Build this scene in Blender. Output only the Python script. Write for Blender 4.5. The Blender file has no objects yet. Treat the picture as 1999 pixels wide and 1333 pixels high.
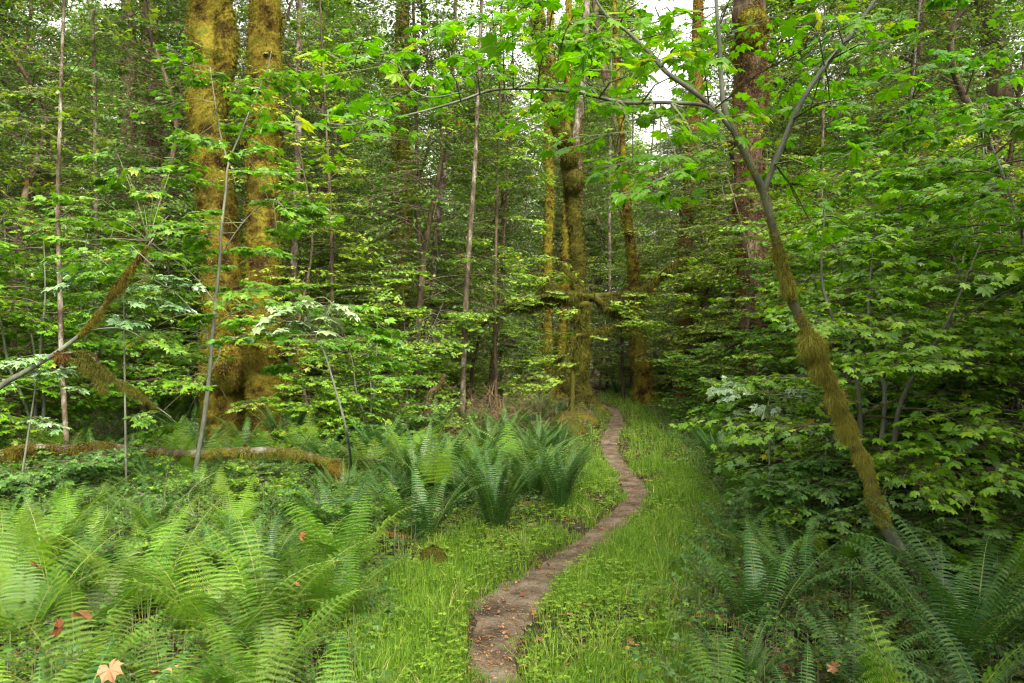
import bpy, math
import numpy as np
from mathutils import Matrix, Vector, Euler
sc = bpy.context.scene
COL = sc.collection
R = math.radians
rng = np.random.default_rng(11)

# ------------------------------------------------------------------ camera
F = 1400.0; CX, CY = 999.5, 666.5; PITCH = math.atan(23.5/F); EYE = 1.55
cam_d = bpy.data.cameras.new('camera'); cam = bpy.data.objects.new('camera', cam_d); COL.objects.link(cam)
cam_d.sensor_width = 36.0; cam_d.lens = F/1999*36; cam_d.clip_start = 0.05; cam_d.clip_end = 1500
cam.location = (0, 0, EYE); cam.rotation_euler = (R(90)+PITCH, 0, 0)
sc.camera = cam
_f = np.array([0, math.cos(PITCH), math.sin(PITCH)]); _u = np.array([0, -math.sin(PITCH), math.cos(PITCH)]); _r = np.array([1., 0, 0])
def P(px, py, d):
    return np.array([0, 0, EYE]) + d*(_f + (px-CX)/F*_r + (CY-py)/F*_u)
def G(px, py):
    v = _f + (px-CX)/F*_r + (CY-py)/F*_u
    t = -EYE/v[2]
    return np.array([0, 0, EYE]) + t*v
def pxof(x, y, z=0.):
    v = np.array([x, y, z-EYE]); d = v@_f
    return CX+F*(v@_r)/d, CY-F*(v@_u)/d, d

# ------------------------------------------------------------------ world, sun, exposure
w = bpy.data.worlds.new('World'); sc.world = w; w.use_nodes = True
nt = w.node_tree; nt.nodes.clear()
sky = nt.nodes.new('ShaderNodeTexSky'); sky.sky_type = 'NISHITA'; sky.sun_disc = False
SUN_EL, SUN_AZ = R(46), R(158)
sky.sun_elevation = SUN_EL; sky.sun_rotation = SUN_AZ; sky.air_density = 1.0; sky.dust_density = 4.0; sky.ozone_density = 1.0
hs = nt.nodes.new('ShaderNodeHueSaturation'); hs.inputs['Saturation'].default_value = 0.10; hs.inputs['Value'].default_value = 1.0
bg = nt.nodes.new('ShaderNodeBackground'); bg.inputs['Strength'].default_value = 0.15
wo = nt.nodes.new('ShaderNodeOutputWorld')
nt.links.new(sky.outputs[0], hs.inputs['Color']); wm = nt.nodes.new('ShaderNodeMixRGB'); wm.blend_type = 'MULTIPLY'; wm.inputs[0].default_value = 1; wm.inputs[2].default_value = (1, .965, .88, 1)
nt.links.new(hs.outputs[0], wm.inputs[1]); nt.links.new(wm.outputs[0], bg.inputs['Color']); nt.links.new(bg.outputs[0], wo.inputs['Surface'])
sd = bpy.data.lights.new('sun', 'SUN'); sd.energy = 1.5; sd.angle = R(25); sd.color = (1.0, 0.93, 0.78)
so = bpy.data.objects.new('sun', sd); COL.objects.link(so)
_sv = Vector((math.sin(SUN_AZ)*math.cos(SUN_EL), math.cos(SUN_AZ)*math.cos(SUN_EL), math.sin(SUN_EL)))
so.rotation_euler = _sv.to_track_quat('Z', 'Y').to_euler()
sc.view_settings.view_transform = 'Standard'; sc.view_settings.look = 'None'
sc.view_settings.exposure = 2.5; sc.view_settings.gamma = 1.0
cy = sc.cycles
cy.max_bounces = 7; cy.diffuse_bounces = 5; cy.glossy_bounces = 2; cy.transmission_bounces = 5; cy.transparent_max_bounces = 4
cy.use_denoising = True
try: cy.denoiser = 'OPENIMAGEDENOISE'; cy.denoising_prefilter = 'ACCURATE'
except Exception: pass
cy.caustics_reflective = False; cy.caustics_refractive = False
cy.sample_clamp_indirect = 6.0
cy.filter_width = 1.2

# ------------------------------------------------------------------ mesh tools
def unit(v):
    v = np.asarray(v, float); n = np.linalg.norm(v, axis=-1, keepdims=True); return v/np.maximum(n, 1e-9)
def _h(ix, iy, iz, s):
    n = (ix*73856093) ^ (iy*19349663) ^ (iz*83492791) ^ (s*2654435)
    n = (n ^ (n >> 13))*1274126177 & 0x7fffffff
    return ((n ^ (n >> 16)) & 0xffff)/65535.0
def noise(p, f=1.0, s=0):
    p = np.asarray(p, float)*f + 1000.0; i = np.floor(p).astype(np.int64); t = p-i; t = t*t*(3-2*t)
    x, y, z = i[..., 0], i[..., 1], i[..., 2]; r = 0
    for a in (0, 1):
        wx = t[..., 0] if a else 1-t[..., 0]
        for b in (0, 1):
            wy = t[..., 1] if b else 1-t[..., 1]
            for c in (0, 1):
                wz = t[..., 2] if c else 1-t[..., 2]
                r = r+wx*wy*wz*_h(x+a, y+b, z+c, s)
    return r
def fbm(p, f=1.0, s=0, o=3):
    return sum(noise(p, f*2**k, s+k)/2**k for k in range(o))/sum(1/2**k for k in range(o))

class Buf:
    def __init__(s): s.v = []; s.f = []; s.a = []; s.n = 0
    def add(s, v, faces, var=0.5):
        """v (n,3); faces list of int arrays (m,k); var scalar or (n,)"""
        v = np.asarray(v, float).reshape(-1, 3)
        s.v.append(v); s.a.append(np.broadcast_to(np.asarray(var, float), (len(v),)))
        for f in faces:
            f = np.asarray(f, np.int64)
            if len(f): s.f.append(f+s.n)
        s.n += len(v)
    def mesh(s, name, smooth=False):
        me = bpy.data.meshes.new(name)
        v = np.concatenate(s.v).astype(np.float32); a = np.concatenate(s.a).astype(np.float32)
        me.vertices.add(len(v)); me.vertices.foreach_set('co', v.ravel())
        idx = np.concatenate([f.ravel() for f in s.f]).astype(np.int32)
        tot = np.concatenate([np.full(len(f), f.shape[1], np.int32) for f in s.f])
        st = np.concatenate([[0], np.cumsum(tot)[:-1]]).astype(np.int32)
        me.loops.add(len(idx)); me.loops.foreach_set('vertex_index', idx)
        me.polygons.add(len(tot)); me.polygons.foreach_set('loop_start', st)
        try: me.polygons.foreach_set('loop_total', tot)
        except Exception: pass
        me.update(calc_edges=True)
        at = me.attributes.new('var', 'FLOAT', 'POINT'); at.data.foreach_set('value', a)
        me.shade_smooth() if smooth else me.shade_flat()
        return me
    def build(s, name, mat, parent=None, smooth=False):
        if not s.f: return None
        me = s.mesh(name, smooth); me.materials.append(mat)
        o = bpy.data.objects.new(name, me); COL.objects.link(o)
        if parent: o.parent = parent
        return o

def thing(name, label, cat, loc=(0, 0, 0), rz=0, group=None):
    o = bpy.data.objects.new(name, None); COL.objects.link(o); o.empty_display_size = 0.3
    o.location = tuple(loc); o.rotation_euler = (0, 0, rz); o['label'] = label; o['category'] = cat
    if group: o['group'] = group
    return o
def tag(o, label=None, cat=None, group=None, kind=None):
    if label: o['label'] = label
    if cat: o['category'] = cat
    if group: o['group'] = group
    if kind: o['kind'] = kind
    return o
def dup(root, loc, rz, s=1.0, label=None, group=None, tilt=(0, 0)):
    r = root.copy(); COL.objects.link(r); r.location = tuple(loc); r.rotation_euler = (tilt[0], tilt[1], rz); r.scale = (s, s, s)
    if label: r['label'] = label
    if group: r['group'] = group
    for ch in list(root.children):
        c = ch.copy(); COL.objects.link(c); c.parent = r
        for g in list(ch.children):
            d = g.copy(); COL.objects.link(d); d.parent = c
    return r

def smooth_path(pts, rad, k=6):
    pts = np.asarray(pts, float); rad = np.asarray(rad, float); n = len(pts)
    if n < 3: k = max(k, 2)
    P0 = np.vstack([2*pts[0]-pts[1], pts, 2*pts[-1]-pts[-2]]); out = []; ro = []
    for i in range(n-1):
        a, b, c, d = P0[i:i+4]
        for j in range(k):
            t = j/k
            out.append(.5*((2*b)+(-a+c)*t+(2*a-5*b+4*c-d)*t*t+(-a+3*b-3*c+d)*t**3)); ro.append(rad[i]*(1-t)+rad[i+1]*t)
    out.append(pts[-1]); ro.append(rad[-1])
    return np.array(out), np.array(ro)
def frames(c):
    t = unit(np.gradient(c, axis=0)); ref = np.array([1., 0, 0]) if abs(t[0][0]) < .8 else np.array([0, 1., 0])
    s = []; prev = ref
    for k in range(len(c)):
        q = prev-t[k]*(prev@t[k]); q = q/max(np.linalg.norm(q), 1e-6); s.append(q); prev = q
    s = np.array(s); return t, s, np.cross(t, s)
def tube(buf, pts, rad, seg=8, k=5, rough=0.0, rf=3.0, seed=0, flare=0.0, cap=True, var=None):
    c, r = smooth_path(pts, rad, k); t, s, b = frames(c); n = len(c)
    th = np.linspace(0, 2*np.pi, seg, endpoint=False)
    dirs = s[:, None]*np.cos(th)[None, :, None]+b[:, None]*np.sin(th)[None, :, None]
    rr = np.repeat(r[:, None], seg, 1)
    p = c[:, None]+dirs*rr[..., None]
    if rough:
        q = p.copy(); m = (fbm(q, rf, seed, 3)-.5)*2; m2 = (fbm(q*[1, 1, .25], rf*3, seed+9, 2)-.5)
        rr = rr*(1+rough*m+rough*.5*m2)
    if flare:
        hh = np.clip(1-(c[:, 2]-c[0, 2])/(r[0]*3.2), 0, 1)[:, None]**2
        lob = .6+.4*np.cos(th*5+seed)[None, :]+.3*np.cos(th*3+seed*2)[None, :]
        rr = rr*(1+flare*hh*np.maximum(lob, .1))
    p = c[:, None]+dirs*rr[..., None]
    i = np.arange(n-1)[:, None]*seg; j = np.arange(seg)[None]; j2 = (j+1) % seg
    f = np.stack([i+j, i+j2, i+seg+j2, i+seg+j], -1).reshape(-1, 4)
    v = p.reshape(-1, 3); fs = [f]
    if cap:
        v = np.vstack([v, c[-1]]); a = (n-1)*seg+np.arange(seg)
        fs.append(np.stack([a, (n-1)*seg+(np.arange(seg)+1) % seg, np.full(seg, n*seg)], -1))
    buf.add(v, fs, .5 if var is None else var)
    return p.reshape(-1, 3), dirs.reshape(-1, 3), c, r

# ------------------------------------------------------------------ leaf shapes (tip along +X, stalk at origin, normal +Z)
def leaf_proto(kind):
    if kind == 'hi':
        lob = [(0, 1.0), (38, .92), (76, .74), (118, .5)]; out = []
        for li, (a, l) in enumerate(lob):
            sh = 9 if li < 3 else 12
            out += [(a-sh, l*.74), (a-sh*.55, l*.80), (a, l), (a+sh*.55, l*.80), (a+sh, l*.74)] if li else [(0, l), (sh*.55, l*.82), (sh, l*.76)]
            if li < 3: out.append(((a+lob[li+1][0])/2, .63-.05*li))
        out.append((152, .16))
    elif kind == 'mid':
        out = [(0, 1.), (10, .78), (20, .62), (31, .80), (41, .93), (51, .72), (62, .55), (80, .74), (102, .46), (124, .45), (150, .14)]
    elif kind == 'low':
        out = [(0, 1.), (20, .60), (42, .9), (64, .52), (95, .64)]
    elif kind == 'oval':
        out = [(0, 1.), (14, .72), (38, .42), (80, .24)]
    pts = [(l*math.cos(R(a)), l*math.sin(R(a))) for a, l in out]
    full = [(x, -y) for x, y in pts[::-1][:-1]]+pts
    c0 = (.16, 0)
    v = np.array([c0+(0,)]+[(x, y, 0) for x, y in full], float)
    if kind != 'oval': v[:, 0] += .12
    v[:, 2] = -.22*(v[:, 0]-.2)**2-.35*np.abs(v[:, 1])**1.5+.04*np.sin(v[:, 1]*14)
    n = len(full)
    f = np.array([(0, i+1, i+2) for i in range(n-1)])
    if kind in ('hi', 'mid', 'low'): pass
    return v, f
LEAF = {k: leaf_proto(k) for k in ('hi', 'mid', 'low', 'oval')}

def rotz(a):
    c, s = np.cos(a), np.sin(a); z = np.zeros_like(c); o = np.ones_like(c)
    return np.stack([np.stack([c, -s, z], -1), np.stack([s, c, z], -1), np.stack([z, z, o], -1)], -2)
def put_leaves(buf, kind, pos, d, n, size, r=rng, vshift=0.0):
    v, f = LEAF[kind]; N = len(pos)
    if not N: return
    d = unit(d); n = n-d*np.sum(n*d, 1, keepdims=True); n = unit(n); b = np.cross(n, d)
    curl = r.uniform(.3, 1.8, (N, 1)); wid = r.uniform(.85, 1.15, (N, 1))
    L = v[None]*np.asarray(size).reshape(-1, 1, 1)
    out = pos[:, None]+L[..., 0:1]*d[:, None]+L[..., 1:2]*b[:, None]*wid[:, None]+L[..., 2:3]*n[:, None]*curl[:, None]
    m = len(v); fi = (f[None]+(np.arange(N)*m)[:, None, None]).reshape(-1, 3)
    var = np.repeat(np.clip(r.random(N)+vshift, 0, 1), m)
    buf.add(out.reshape(-1, 3), [fi], var)

def thin_lines(buf, a, b, ra, rb, var=.5):
    """many thin three-sided sticks from a to b"""
    a = np.asarray(a, float); b = np.asarray(b, float); N = len(a)
    if not N: return
    t = unit(b-a); ref = np.where(np.abs(t[:, 2:3]) > .8, [[1., 0, 0]], [[0, 0, 1.]]); s = unit(np.cross(t, ref)); q = np.cross(t, s)
    th = np.array([0, 2.094, 4.189]); ring = s[:, None]*np.cos(th)[None, :, None]+q[:, None]*np.sin(th)[None, :, None]
    ra = np.broadcast_to(ra, (N,)).reshape(-1, 1, 1); rb = np.broadcast_to(rb, (N,)).reshape(-1, 1, 1)
    v = np.concatenate([a[:, None]+ring*ra, b[:, None]+ring*rb], 1)
    f = np.array([(0, 1, 4, 3), (1, 2, 5, 4), (2, 0, 3, 5)])
    buf.add(v.reshape(-1, 3), [(f[None]+(np.arange(N)*6)[:, None, None]).reshape(-1, 4)], var)

def spray(r, nodes=5, L=.6, lat=2):
    """flat spray of opposite leaves in the XY plane, stem along +X.  returns leaf pos, dir, rel size; twig segments"""
    pos, dr, sz, ta, tb = [], [], [], [], []
    def axis(p0, ang, ln, nn, depth):
        step = ln/nn; p = np.array(p0, float); a = ang
        for i in range(nn):
            q = p+step*np.array([math.cos(a), math.sin(a), -.10*(i/nn)]); ta.append(p.copy()); tb.append(q.copy()); p = q
            a += r.normal(0, .12); last = i == nn-1
            for sgn in (-1, 1):
                if depth < 1 and i < nn-1 and i < lat and r.random() < .85:
                    axis(p, a+sgn*r.uniform(.7, 1.1), ln*r.uniform(.35, .6), max(2, nn-2), depth+1)
                elif r.random() < .93:
                    la = a+sgn*r.uniform(.6, 1.25); pl = r.uniform(.03, .07)
                    e = p+pl*np.array([math.cos(la), math.sin(la), r.uniform(-.2, .3)])
                    ta.append(p.copy()); tb.append(e.copy()); pos.append(e); dr.append((math.cos(la), math.sin(la), r.uniform(-.35, .1))); sz.append(r.uniform(.7, 1.15))
            if last:
                pos.append(p); dr.append((math.cos(a), math.sin(a), -.2)); sz.append(r.uniform(.9, 1.2))
    axis((0, 0, 0), 0, L, nodes, 0)
    return np.array(pos), np.array(dr), np.array(sz), np.array(ta), np.array(tb)
SPR = [spray(np.random.default_rng(100+i), 4+i % 3, .5+.06*(i % 4), 2+(i % 2)) for i in range(10)]
SPR_SMALL = [spray(np.random.default_rng(200+i), 3+i % 2, .32, 1) for i in range(8)]

def place_sprays(leafbuf, twigbuf, T, az, tilt, sc_, kind, leaf, r, protos=SPR, jit=.36, twr=.0022, roll=.15, vshift=0.):
    T = np.asarray(T, float); N = len(T); which = r.integers(0, len(protos), N)
    for w_ in range(len(protos)):
        m = np.where(which == w_)[0]
        if not len(m): continue
        pos, dr, sz, ta, tb = protos[w_]
        a = np.asarray(az)[m]; tl = np.asarray(tilt)[m]; s = np.asarray(sc_)[m]
        ct, st = np.cos(tl), np.sin(tl); z = np.zeros_like(ct); o = np.ones_like(ct)
        Ry = np.stack([np.stack([ct, z, -st], -1), np.stack([z, o, z], -1), np.stack([st, z, ct], -1)], -2)
        rl = r.normal(0, roll, len(m)); cr, sr = np.cos(rl), np.sin(rl)
        Rx = np.stack([np.stack([o, z, z], -1), np.stack([z, cr, -sr], -1), np.stack([z, sr, cr], -1)], -2)
        M = rotz(a)@Ry@Rx
        def tr(q): return (np.einsum('kij,nj->kni', M, q)*s[:, None, None]+T[m][:, None]).reshape(-1, 3)
        D = np.einsum('kij,nj->kni', M, dr).reshape(-1, 3)
        n0 = np.tile([0, 0, 1.], (len(D), 1))*.8+np.repeat(M[:, :, 2], len(pos), 0)*.4+r.normal(0, jit, (len(D), 3))
        D = D+r.normal(0, .15, D.shape); D[:, 2] -= .12
        keep = r.random(len(D)) < .94
        put_leaves(leafbuf, kind, tr(pos)[keep], D[keep], n0[keep], (np.repeat(s, len(pos))**.3*np.tile(sz, len(m))*leaf*r.choice([.6, .8, 1., 1.15], len(D)))[keep], r, vshift)
        if twigbuf is not None: thin_lines(twigbuf, tr(ta), tr(tb), twr, twr*.6, .5)

# ------------------------------------------------------------------ materials
def M_new(name):
    m = bpy.data.materials.new(name); m.use_nodes = True; m.node_tree.nodes.clear(); return m, m.node_tree
def nn(t, typ, **kw):
    n = t.nodes.new(typ)
    for k, v in kw.items(): setattr(n, k, v)
    return n
def ramp(t, stops, fac):
    c = t.nodes.new('ShaderNodeValToRGB'); e = c.color_ramp.elements
    while len(e) > 1: e.remove(e[-1])
    e[0].position = stops[0][0]; e[0].color = (*stops[0][1], 1)
    for p_, col in stops[1:]:
        q = e.new(p_); q.color = (*col, 1)
    t.links.new(fac, c.inputs[0]); return c.outputs[0]
def leaf_mat(name, stops, tr=.38, rough=.38, spec=.5, tcol=(1.25, 1.5, .5), objvar=.35):
    m, t = M_new(name); L = t.links.new
    at = nn(t, 'ShaderNodeAttribute', attribute_name='var')
    col = ramp(t, stops, at.outputs['Fac'])
    oi = nn(t, 'ShaderNodeObjectInfo'); mr = nn(t, 'ShaderNodeMapRange'); L(oi.outputs['Random'], mr.inputs[0]); mr.inputs[3].default_value = 1-objvar*.6; mr.inputs[4].default_value = 1+objvar*.6
    mr2 = nn(t, 'ShaderNodeMapRange'); mul = nn(t, 'ShaderNodeMath', operation='MULTIPLY'); fr = nn(t, 'ShaderNodeMath', operation='FRACT'); L(oi.outputs['Random'], mul.inputs[0]); mul.inputs[1].default_value = 7.31; L(mul.outputs[0], fr.inputs[0])
    L(fr.outputs[0], mr2.inputs[0]); mr2.inputs[3].default_value = .485; mr2.inputs[4].default_value = .512
    h = nn(t, 'ShaderNodeHueSaturation'); L(col, h.inputs['Color']); L(mr.outputs[0], h.inputs['Value']); L(mr2.outputs[0], h.inputs['Hue']); h.inputs['Saturation'].default_value = 1.12
    pb = nn(t, 'ShaderNodeBsdfPrincipled'); L(h.outputs[0], pb.inputs['Base Color']); pb.inputs['Roughness'].default_value = rough; pb.inputs['Specular IOR Level'].default_value = spec
    tc = nn(t, 'ShaderNodeMixRGB', blend_type='MULTIPLY'); tc.inputs[0].default_value = 1; L(h.outputs[0], tc.inputs[1]); tc.inputs[2].default_value = (*tcol, 1)
    tb = nn(t, 'ShaderNodeBsdfTranslucent'); L(tc.outputs[0], tb.inputs['Color'])
    mx = nn(t, 'ShaderNodeMixShader'); mx.inputs[0].default_value = tr; L(pb.outputs[0], mx.inputs[1]); L(tb.outputs[0], mx.inputs[2])
    o = nn(t, 'ShaderNodeOutputMaterial'); L(mx.outputs[0], o.inputs[0]); return m
def solid_mat(name, stops, scale=4.0, rough=.9, bump=.5, bscale=25., use_var=0.0, stretch=(1, 1, 1), detail=6, spec=.2, bdist=.02):
    m, t = M_new(name); L = t.links.new
    tc = nn(t, 'ShaderNodeTexCoord'); mp = nn(t, 'ShaderNodeMapping'); L(tc.outputs['Object'], mp.inputs[0]); mp.inputs['Scale'].default_value = stretch
    nz = nn(t, 'ShaderNodeTexNoise'); L(mp.outputs[0], nz.inputs['Vector']); nz.inputs['Scale'].default_value = scale; nz.inputs['Detail'].default_value = detail; nz.inputs['Roughness'].default_value = .65
    fac = nz.outputs['Fac']
    if use_var:
        at = nn(t, 'ShaderNodeAttribute', attribute_name='var'); mx = nn(t, 'ShaderNodeMix', data_type='FLOAT'); mx.inputs[0].default_value = use_var
        L(nz.outputs['Fac'], mx.inputs[2]); L(at.outputs['Fac'], mx.inputs[3]); fac = mx.outputs[0]
    col = ramp(t, stops, fac)
    pb = nn(t, 'ShaderNodeBsdfPrincipled'); L(col, pb.inputs['Base Color']); pb.inputs['Roughness'].default_value = rough; pb.inputs['Specular IOR Level'].default_value = spec
    if bump:
        n2 = nn(t, 'ShaderNodeTexNoise'); L(mp.outputs[0], n2.inputs['Vector']); n2.inputs['Scale'].default_value = bscale; n2.inputs['Detail'].default_value = 8; n2.inputs['Roughness'].default_value = .7
        bp = nn(t, 'ShaderNodeBump'); bp.inputs['Strength'].default_value = bump; bp.inputs['Distance'].default_value = bdist; L(n2.outputs['Fac'], bp.inputs['Height']); L(bp.outputs[0], pb.inputs['Normal'])
    o = nn(t, 'ShaderNodeOutputMaterial'); L(pb.outputs[0], o.inputs[0]); return m

MAT = {}
MAT['maple'] = leaf_mat('maple_leaf', [(0, (.055, .125, .020)), (.45, (.095, .190, .026)), (.8, (.135, .245, .033)), (.97, (.160, .250, .035)), (1, (.28, .25, .04))], tr=.40)
MAT['maple_painted_sheen'] = leaf_mat('painted_sheen_leaf', [(0, (.15, .22, .11)), (1, (.26, .33, .19))], tr=.25, rough=.32, spec=.7, objvar=.0)  # pale base colour stands in for sky reflected off the leaves
MAT['maple_tinted_gloss'] = leaf_mat('tinted_gloss_leaf', [(0, (.08, .15, .06)), (1, (.17, .25, .12))], tr=.2, rough=.25, spec=1.0, objvar=.2)  # base tint paled to imitate sky sheen, on top of the real gloss
MAT['maple_bright'] = leaf_mat('bright_maple_leaf', [(0, (.060, .150, .018)), (.5, (.085, .205, .022)), (.9, (.130, .265, .030)), (1, (.28, .29, .04))], tr=.5, objvar=.1)
MAT['maple_far'] = leaf_mat('far_leaf', [(0, (.070, .118, .022)), (.5, (.130, .205, .034)), (.85, (.20, .275, .050)), (.97, (.18, .21, .06)), (1, (.32, .20, .06))], tr=.45, rough=.40, spec=.45, objvar=.5)
MAT['alder'] = leaf_mat('small_tree_leaf', [(0, (.045, .090, .020)), (.5, (.080, .145, .028)), (.9, (.080, .155, .034)), (1, (.20, .19, .05))], tr=.35, rough=.42, spec=.35, objvar=.45)
MAT['conifer'] = leaf_mat('conifer_needles', [(0, (.018, .045, .018)), (.6, (.032, .070, .022)), (1, (.06, .10, .03))], tr=.2, rough=.5, objvar=.3)
MAT['ladyfern'] = leaf_mat('lady_fern_leaf', [(0, (.048, .105, .018)), (.5, (.078, .150, .024)), (.92, (.135, .215, .036)), (1, (.28, .25, .06))], tr=.42, rough=.45, spec=.3, objvar=.8)
MAT['swordfern'] = leaf_mat('sword_fern_leaf', [(0, (.022, .062, .017)), (.5, (.038, .092, .024)), (.93, (.070, .135, .032)), (1, (.14, .15, .05))], tr=.3, rough=.42, spec=.35, objvar=.5)
MAT['deadfern'] = leaf_mat('dead_fern_leaf', [(0, (.10, .05, .025)), (.6, (.19, .10, .045)), (1, (.28, .17, .08))], tr=.2, rough=.8, spec=.1, objvar=.3)
MAT['shrub'] = leaf_mat('low_shrub_leaf', [(0, (.040, .085, .022)), (.6, (.065, .125, .030)), (1, (.10, .175, .040))], tr=.33, rough=.40, spec=.40, objvar=.4)
MAT['undergrowth'] = leaf_mat('undergrowth_leaf', [(0, (.022, .055, .013)), (.6, (.045, .095, .019)), (1, (.10, .165, .03))], tr=.3, rough=.5, spec=.3, objvar=0)
MAT['grass'] = leaf_mat('grass_blade', [(0, (.050, .100, .018)), (.35, (.110, .195, .032)), (.7, (.175, .270, .048)), (.9, (.26, .32, .080)), (1, (.38, .32, .16))], tr=.4, rough=.5, spec=.3, objvar=.0)
MAT['clover'] = leaf_mat('clover_leaf', [(0, (.080, .155, .030)), (.6, (.125, .220, .038)), (1, (.19, .29, .05))], tr=.35, rough=.5, spec=.3, objvar=.0)
MAT['dry'] = leaf_mat('dry_leaf', [(0, (.09, .035, .018)), (.5, (.16, .075, .038)), (1, (.24, .14, .08))], tr=.15, rough=.6, spec=.3, tcol=(1.2, 1, .8), objvar=.5)
MAT['litter'] = leaf_mat('litter_leaf', [(0, (.07, .04, .022)), (.5, (.16, .09, .045)), (1, (.33, .20, .11))], tr=.1, rough=.8, spec=.2, tcol=(1.2, 1, .8), objvar=.0)
moss_stops = [(.35, (.014, .009, .005)), (.43, (.034, .022, .007)), (.475, (.095, .068, .010)), (.53, (.165, .140, .016)), (.59, (.088, .094, .012)), (.72, (.155, .175, .026))]
MAT['moss'] = solid_mat('golden_moss', moss_stops, 2.8, .95, 1.0, 22, .30, bdist=.07, spec=.05, detail=10)
MAT['brightmoss'] = solid_mat('yellow_green_moss', [(.25, (.040, .032, .008)), (.45, (.115, .105, .016)), (.62, (.18, .175, .026)), (.8, (.24, .25, .05))], 6, .95, 0, 30, .5, spec=.05)
MAT['darkmoss'] = solid_mat('dark_moss', [(.25, (.010, .009, .004)), (.40, (.026, .023, .006)), (.55, (.066, .064, .009)), (.78, (.072, .088, .014))], 3, .95, .8, 30, .5, bdist=.04, spec=.05)
MAT['redmoss'] = solid_mat('rusty_moss', [(.25, (.020, .011, .007)), (.40, (.055, .030, .010)), (.58, (.105, .062, .012)), (.8, (.080, .076, .014))], 2.0, .95, .8, 30, .45, bdist=.04, spec=.05)
MAT['bark'] = solid_mat('brown_bark', [(.34, (.018, .013, .008)), (.5, (.055, .040, .022)), (.68, (.12, .093, .055))], 5, .9, 1., 18, 0, (1, 1, .25), bdist=.03)
MAT['redbark'] = solid_mat('red_brown_bark', [(.34, (.012, .008, .005)), (.46, (.042, .027, .015)), (.56, (.085, .056, .032)), (.70, (.20, .17, .13))], 5, .9, 1., 12, 0, (1, 1, .2), bdist=.09)
MAT['pale'] = solid_mat('pale_mottled_bark', [(.40, (.030, .022, .014)), (.52, (.080, .062, .040)), (.62, (.17, .155, .125)), (.75, (.26, .245, .21))], 7, .85, .5, 30, 0, (1, 1, .5))
MAT['greybark'] = solid_mat('grey_green_bark', [(.3, (.035, .038, .026)), (.5, (.080, .088, .060)), (.75, (.15, .155, .115))], 9, .7, .4, 60, 0, (1, 1, .4), bdist=.004)
MAT['twig'] = solid_mat('dark_twig', [(.3, (.035, .025, .016)), (.7, (.10, .075, .05))], 12, .8, 0)
MAT['greentwig'] = solid_mat('green_twig', [(.3, (.05, .07, .025)), (.7, (.13, .14, .06))], 12, .7, 0)
MAT['stalk'] = solid_mat('fern_stalk', [(.3, (.09, .12, .03)), (.7, (.17, .18, .05))], 8, .6, 0)
MAT['brush'] = solid_mat('bare_brown_twig', [(.3, (.05, .034, .018)), (.7, (.15, .105, .055))], 6, .9, 0)
MAT['ground'] = solid_mat('forest_soil', [(.3, (.018, .013, .008)), (.5, (.040, .028, .017)), (.62, (.055, .050, .020)), (.8, (.09, .06, .035))], 3, .95, 1., 20, 0, bdist=.05)
MAT['path'] = solid_mat('trodden_dirt', [(.34, (.030, .022, .014)), (.44, (.072, .053, .035)), (.52, (.115, .086, .060)), (.60, (.150, .118, .084)), (.72, (.22, .185, .145))], 4.5, .95, 1.0, 45, 0, detail=14, bdist=.02)
MAT['pebble'] = solid_mat('pebble', [(.3, (.08, .06, .05)), (.7, (.24, .20, .165))], 30, .8, .2, 60, .8)

# ------------------------------------------------------------------ ground and path
PC = [(1333, 918, 1012), (1290, 917, 1006), (1250, 918, 1012), (1210, 922, 1035), (1170, 950, 1062), (1130, 1008, 1100), (1095, 1068, 1140), (1060, 1122, 1186), (1030, 1160, 1212),
      (1005, 1190, 1240), (985, 1212, 1257), (965, 1222, 1264), (945, 1212, 1256), (925, 1196, 1240), (905, 1184, 1222), (885, 1176, 1208), (865, 1174, 1206), (848, 1180, 1212), (832, 1188, 1218), (818, 1192, 1217), (808, 1190, 1212), (800, 1186, 1206)]
Lp = [G(l, y)[:2] for y, l, r_ in PC]; Rp = [G(r_, y)[:2] for y, l, r_ in PC]
d0 = (Lp[0]-Lp[1])*1.0
for k in range(1, 7):
    Lp.insert(0, np.array([Lp[0][0]-.01, Lp[0][1]-.5])); Rp.insert(0, np.array([Rp[0][0]+.01, Rp[0][1]-.5]))
e = (Lp[-1]+Rp[-1])/2
for k in range(1, 5):
    Lp.append(np.array([e[0]-.26-.35*k*k*.6, e[1]+1.3*k])); Rp.append(np.array([e[0]+.26-.35*k*k*.6, e[1]+1.3*k]))
Lp = np.array(Lp); Rp = np.array(Rp); Cp = (Lp+Rp)/2; Wp = np.linalg.norm(Rp-Lp, axis=1)/2
def path_dist(x, y):
    """signed distance to the path edge (negative inside)"""
    p = np.stack([np.asarray(x, float), np.asarray(y, float)], -1); best = np.full(p.shape[:-1], 1e9)
    for i in range(len(Cp)-1):
        a, b = Cp[i], Cp[i+1]; ab = b-a; t = np.clip(((p-a)@ab)/(ab@ab), 0, 1); q = a+t[..., None]*ab
        best = np.minimum(best, np.linalg.norm(p-q, axis=-1)-(Wp[i]*(1-t)+Wp[i+1]*t))
    return best
def hgt(x, y):
    x = np.asarray(x, float); y = np.asarray(y, float)
    q = np.stack([x, y, np.zeros_like(x)], -1); d = np.clip((path_dist(x, y)-.8)/2.5, 0, 1)
    return np.clip((path_dist(x, y)-.0)/.22, 0, 1)*.04*(.5+noise(q, 4, 66))+d*((fbm(q, .35, 5)-.45)*.35+(fbm(q, 1.7, 8)-.5)*.10)
def GZ(px, py):
    g = G(px, py); return np.array([g[0], g[1], float(hgt(g[0], g[1]))])
def D(px, d):
    """point on the ground in photo column px at depth d"""
    x = (px-CX)/F*d; y = d/math.cos(PITCH)
    return np.array([x, y, float(hgt(x, y))])

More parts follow.
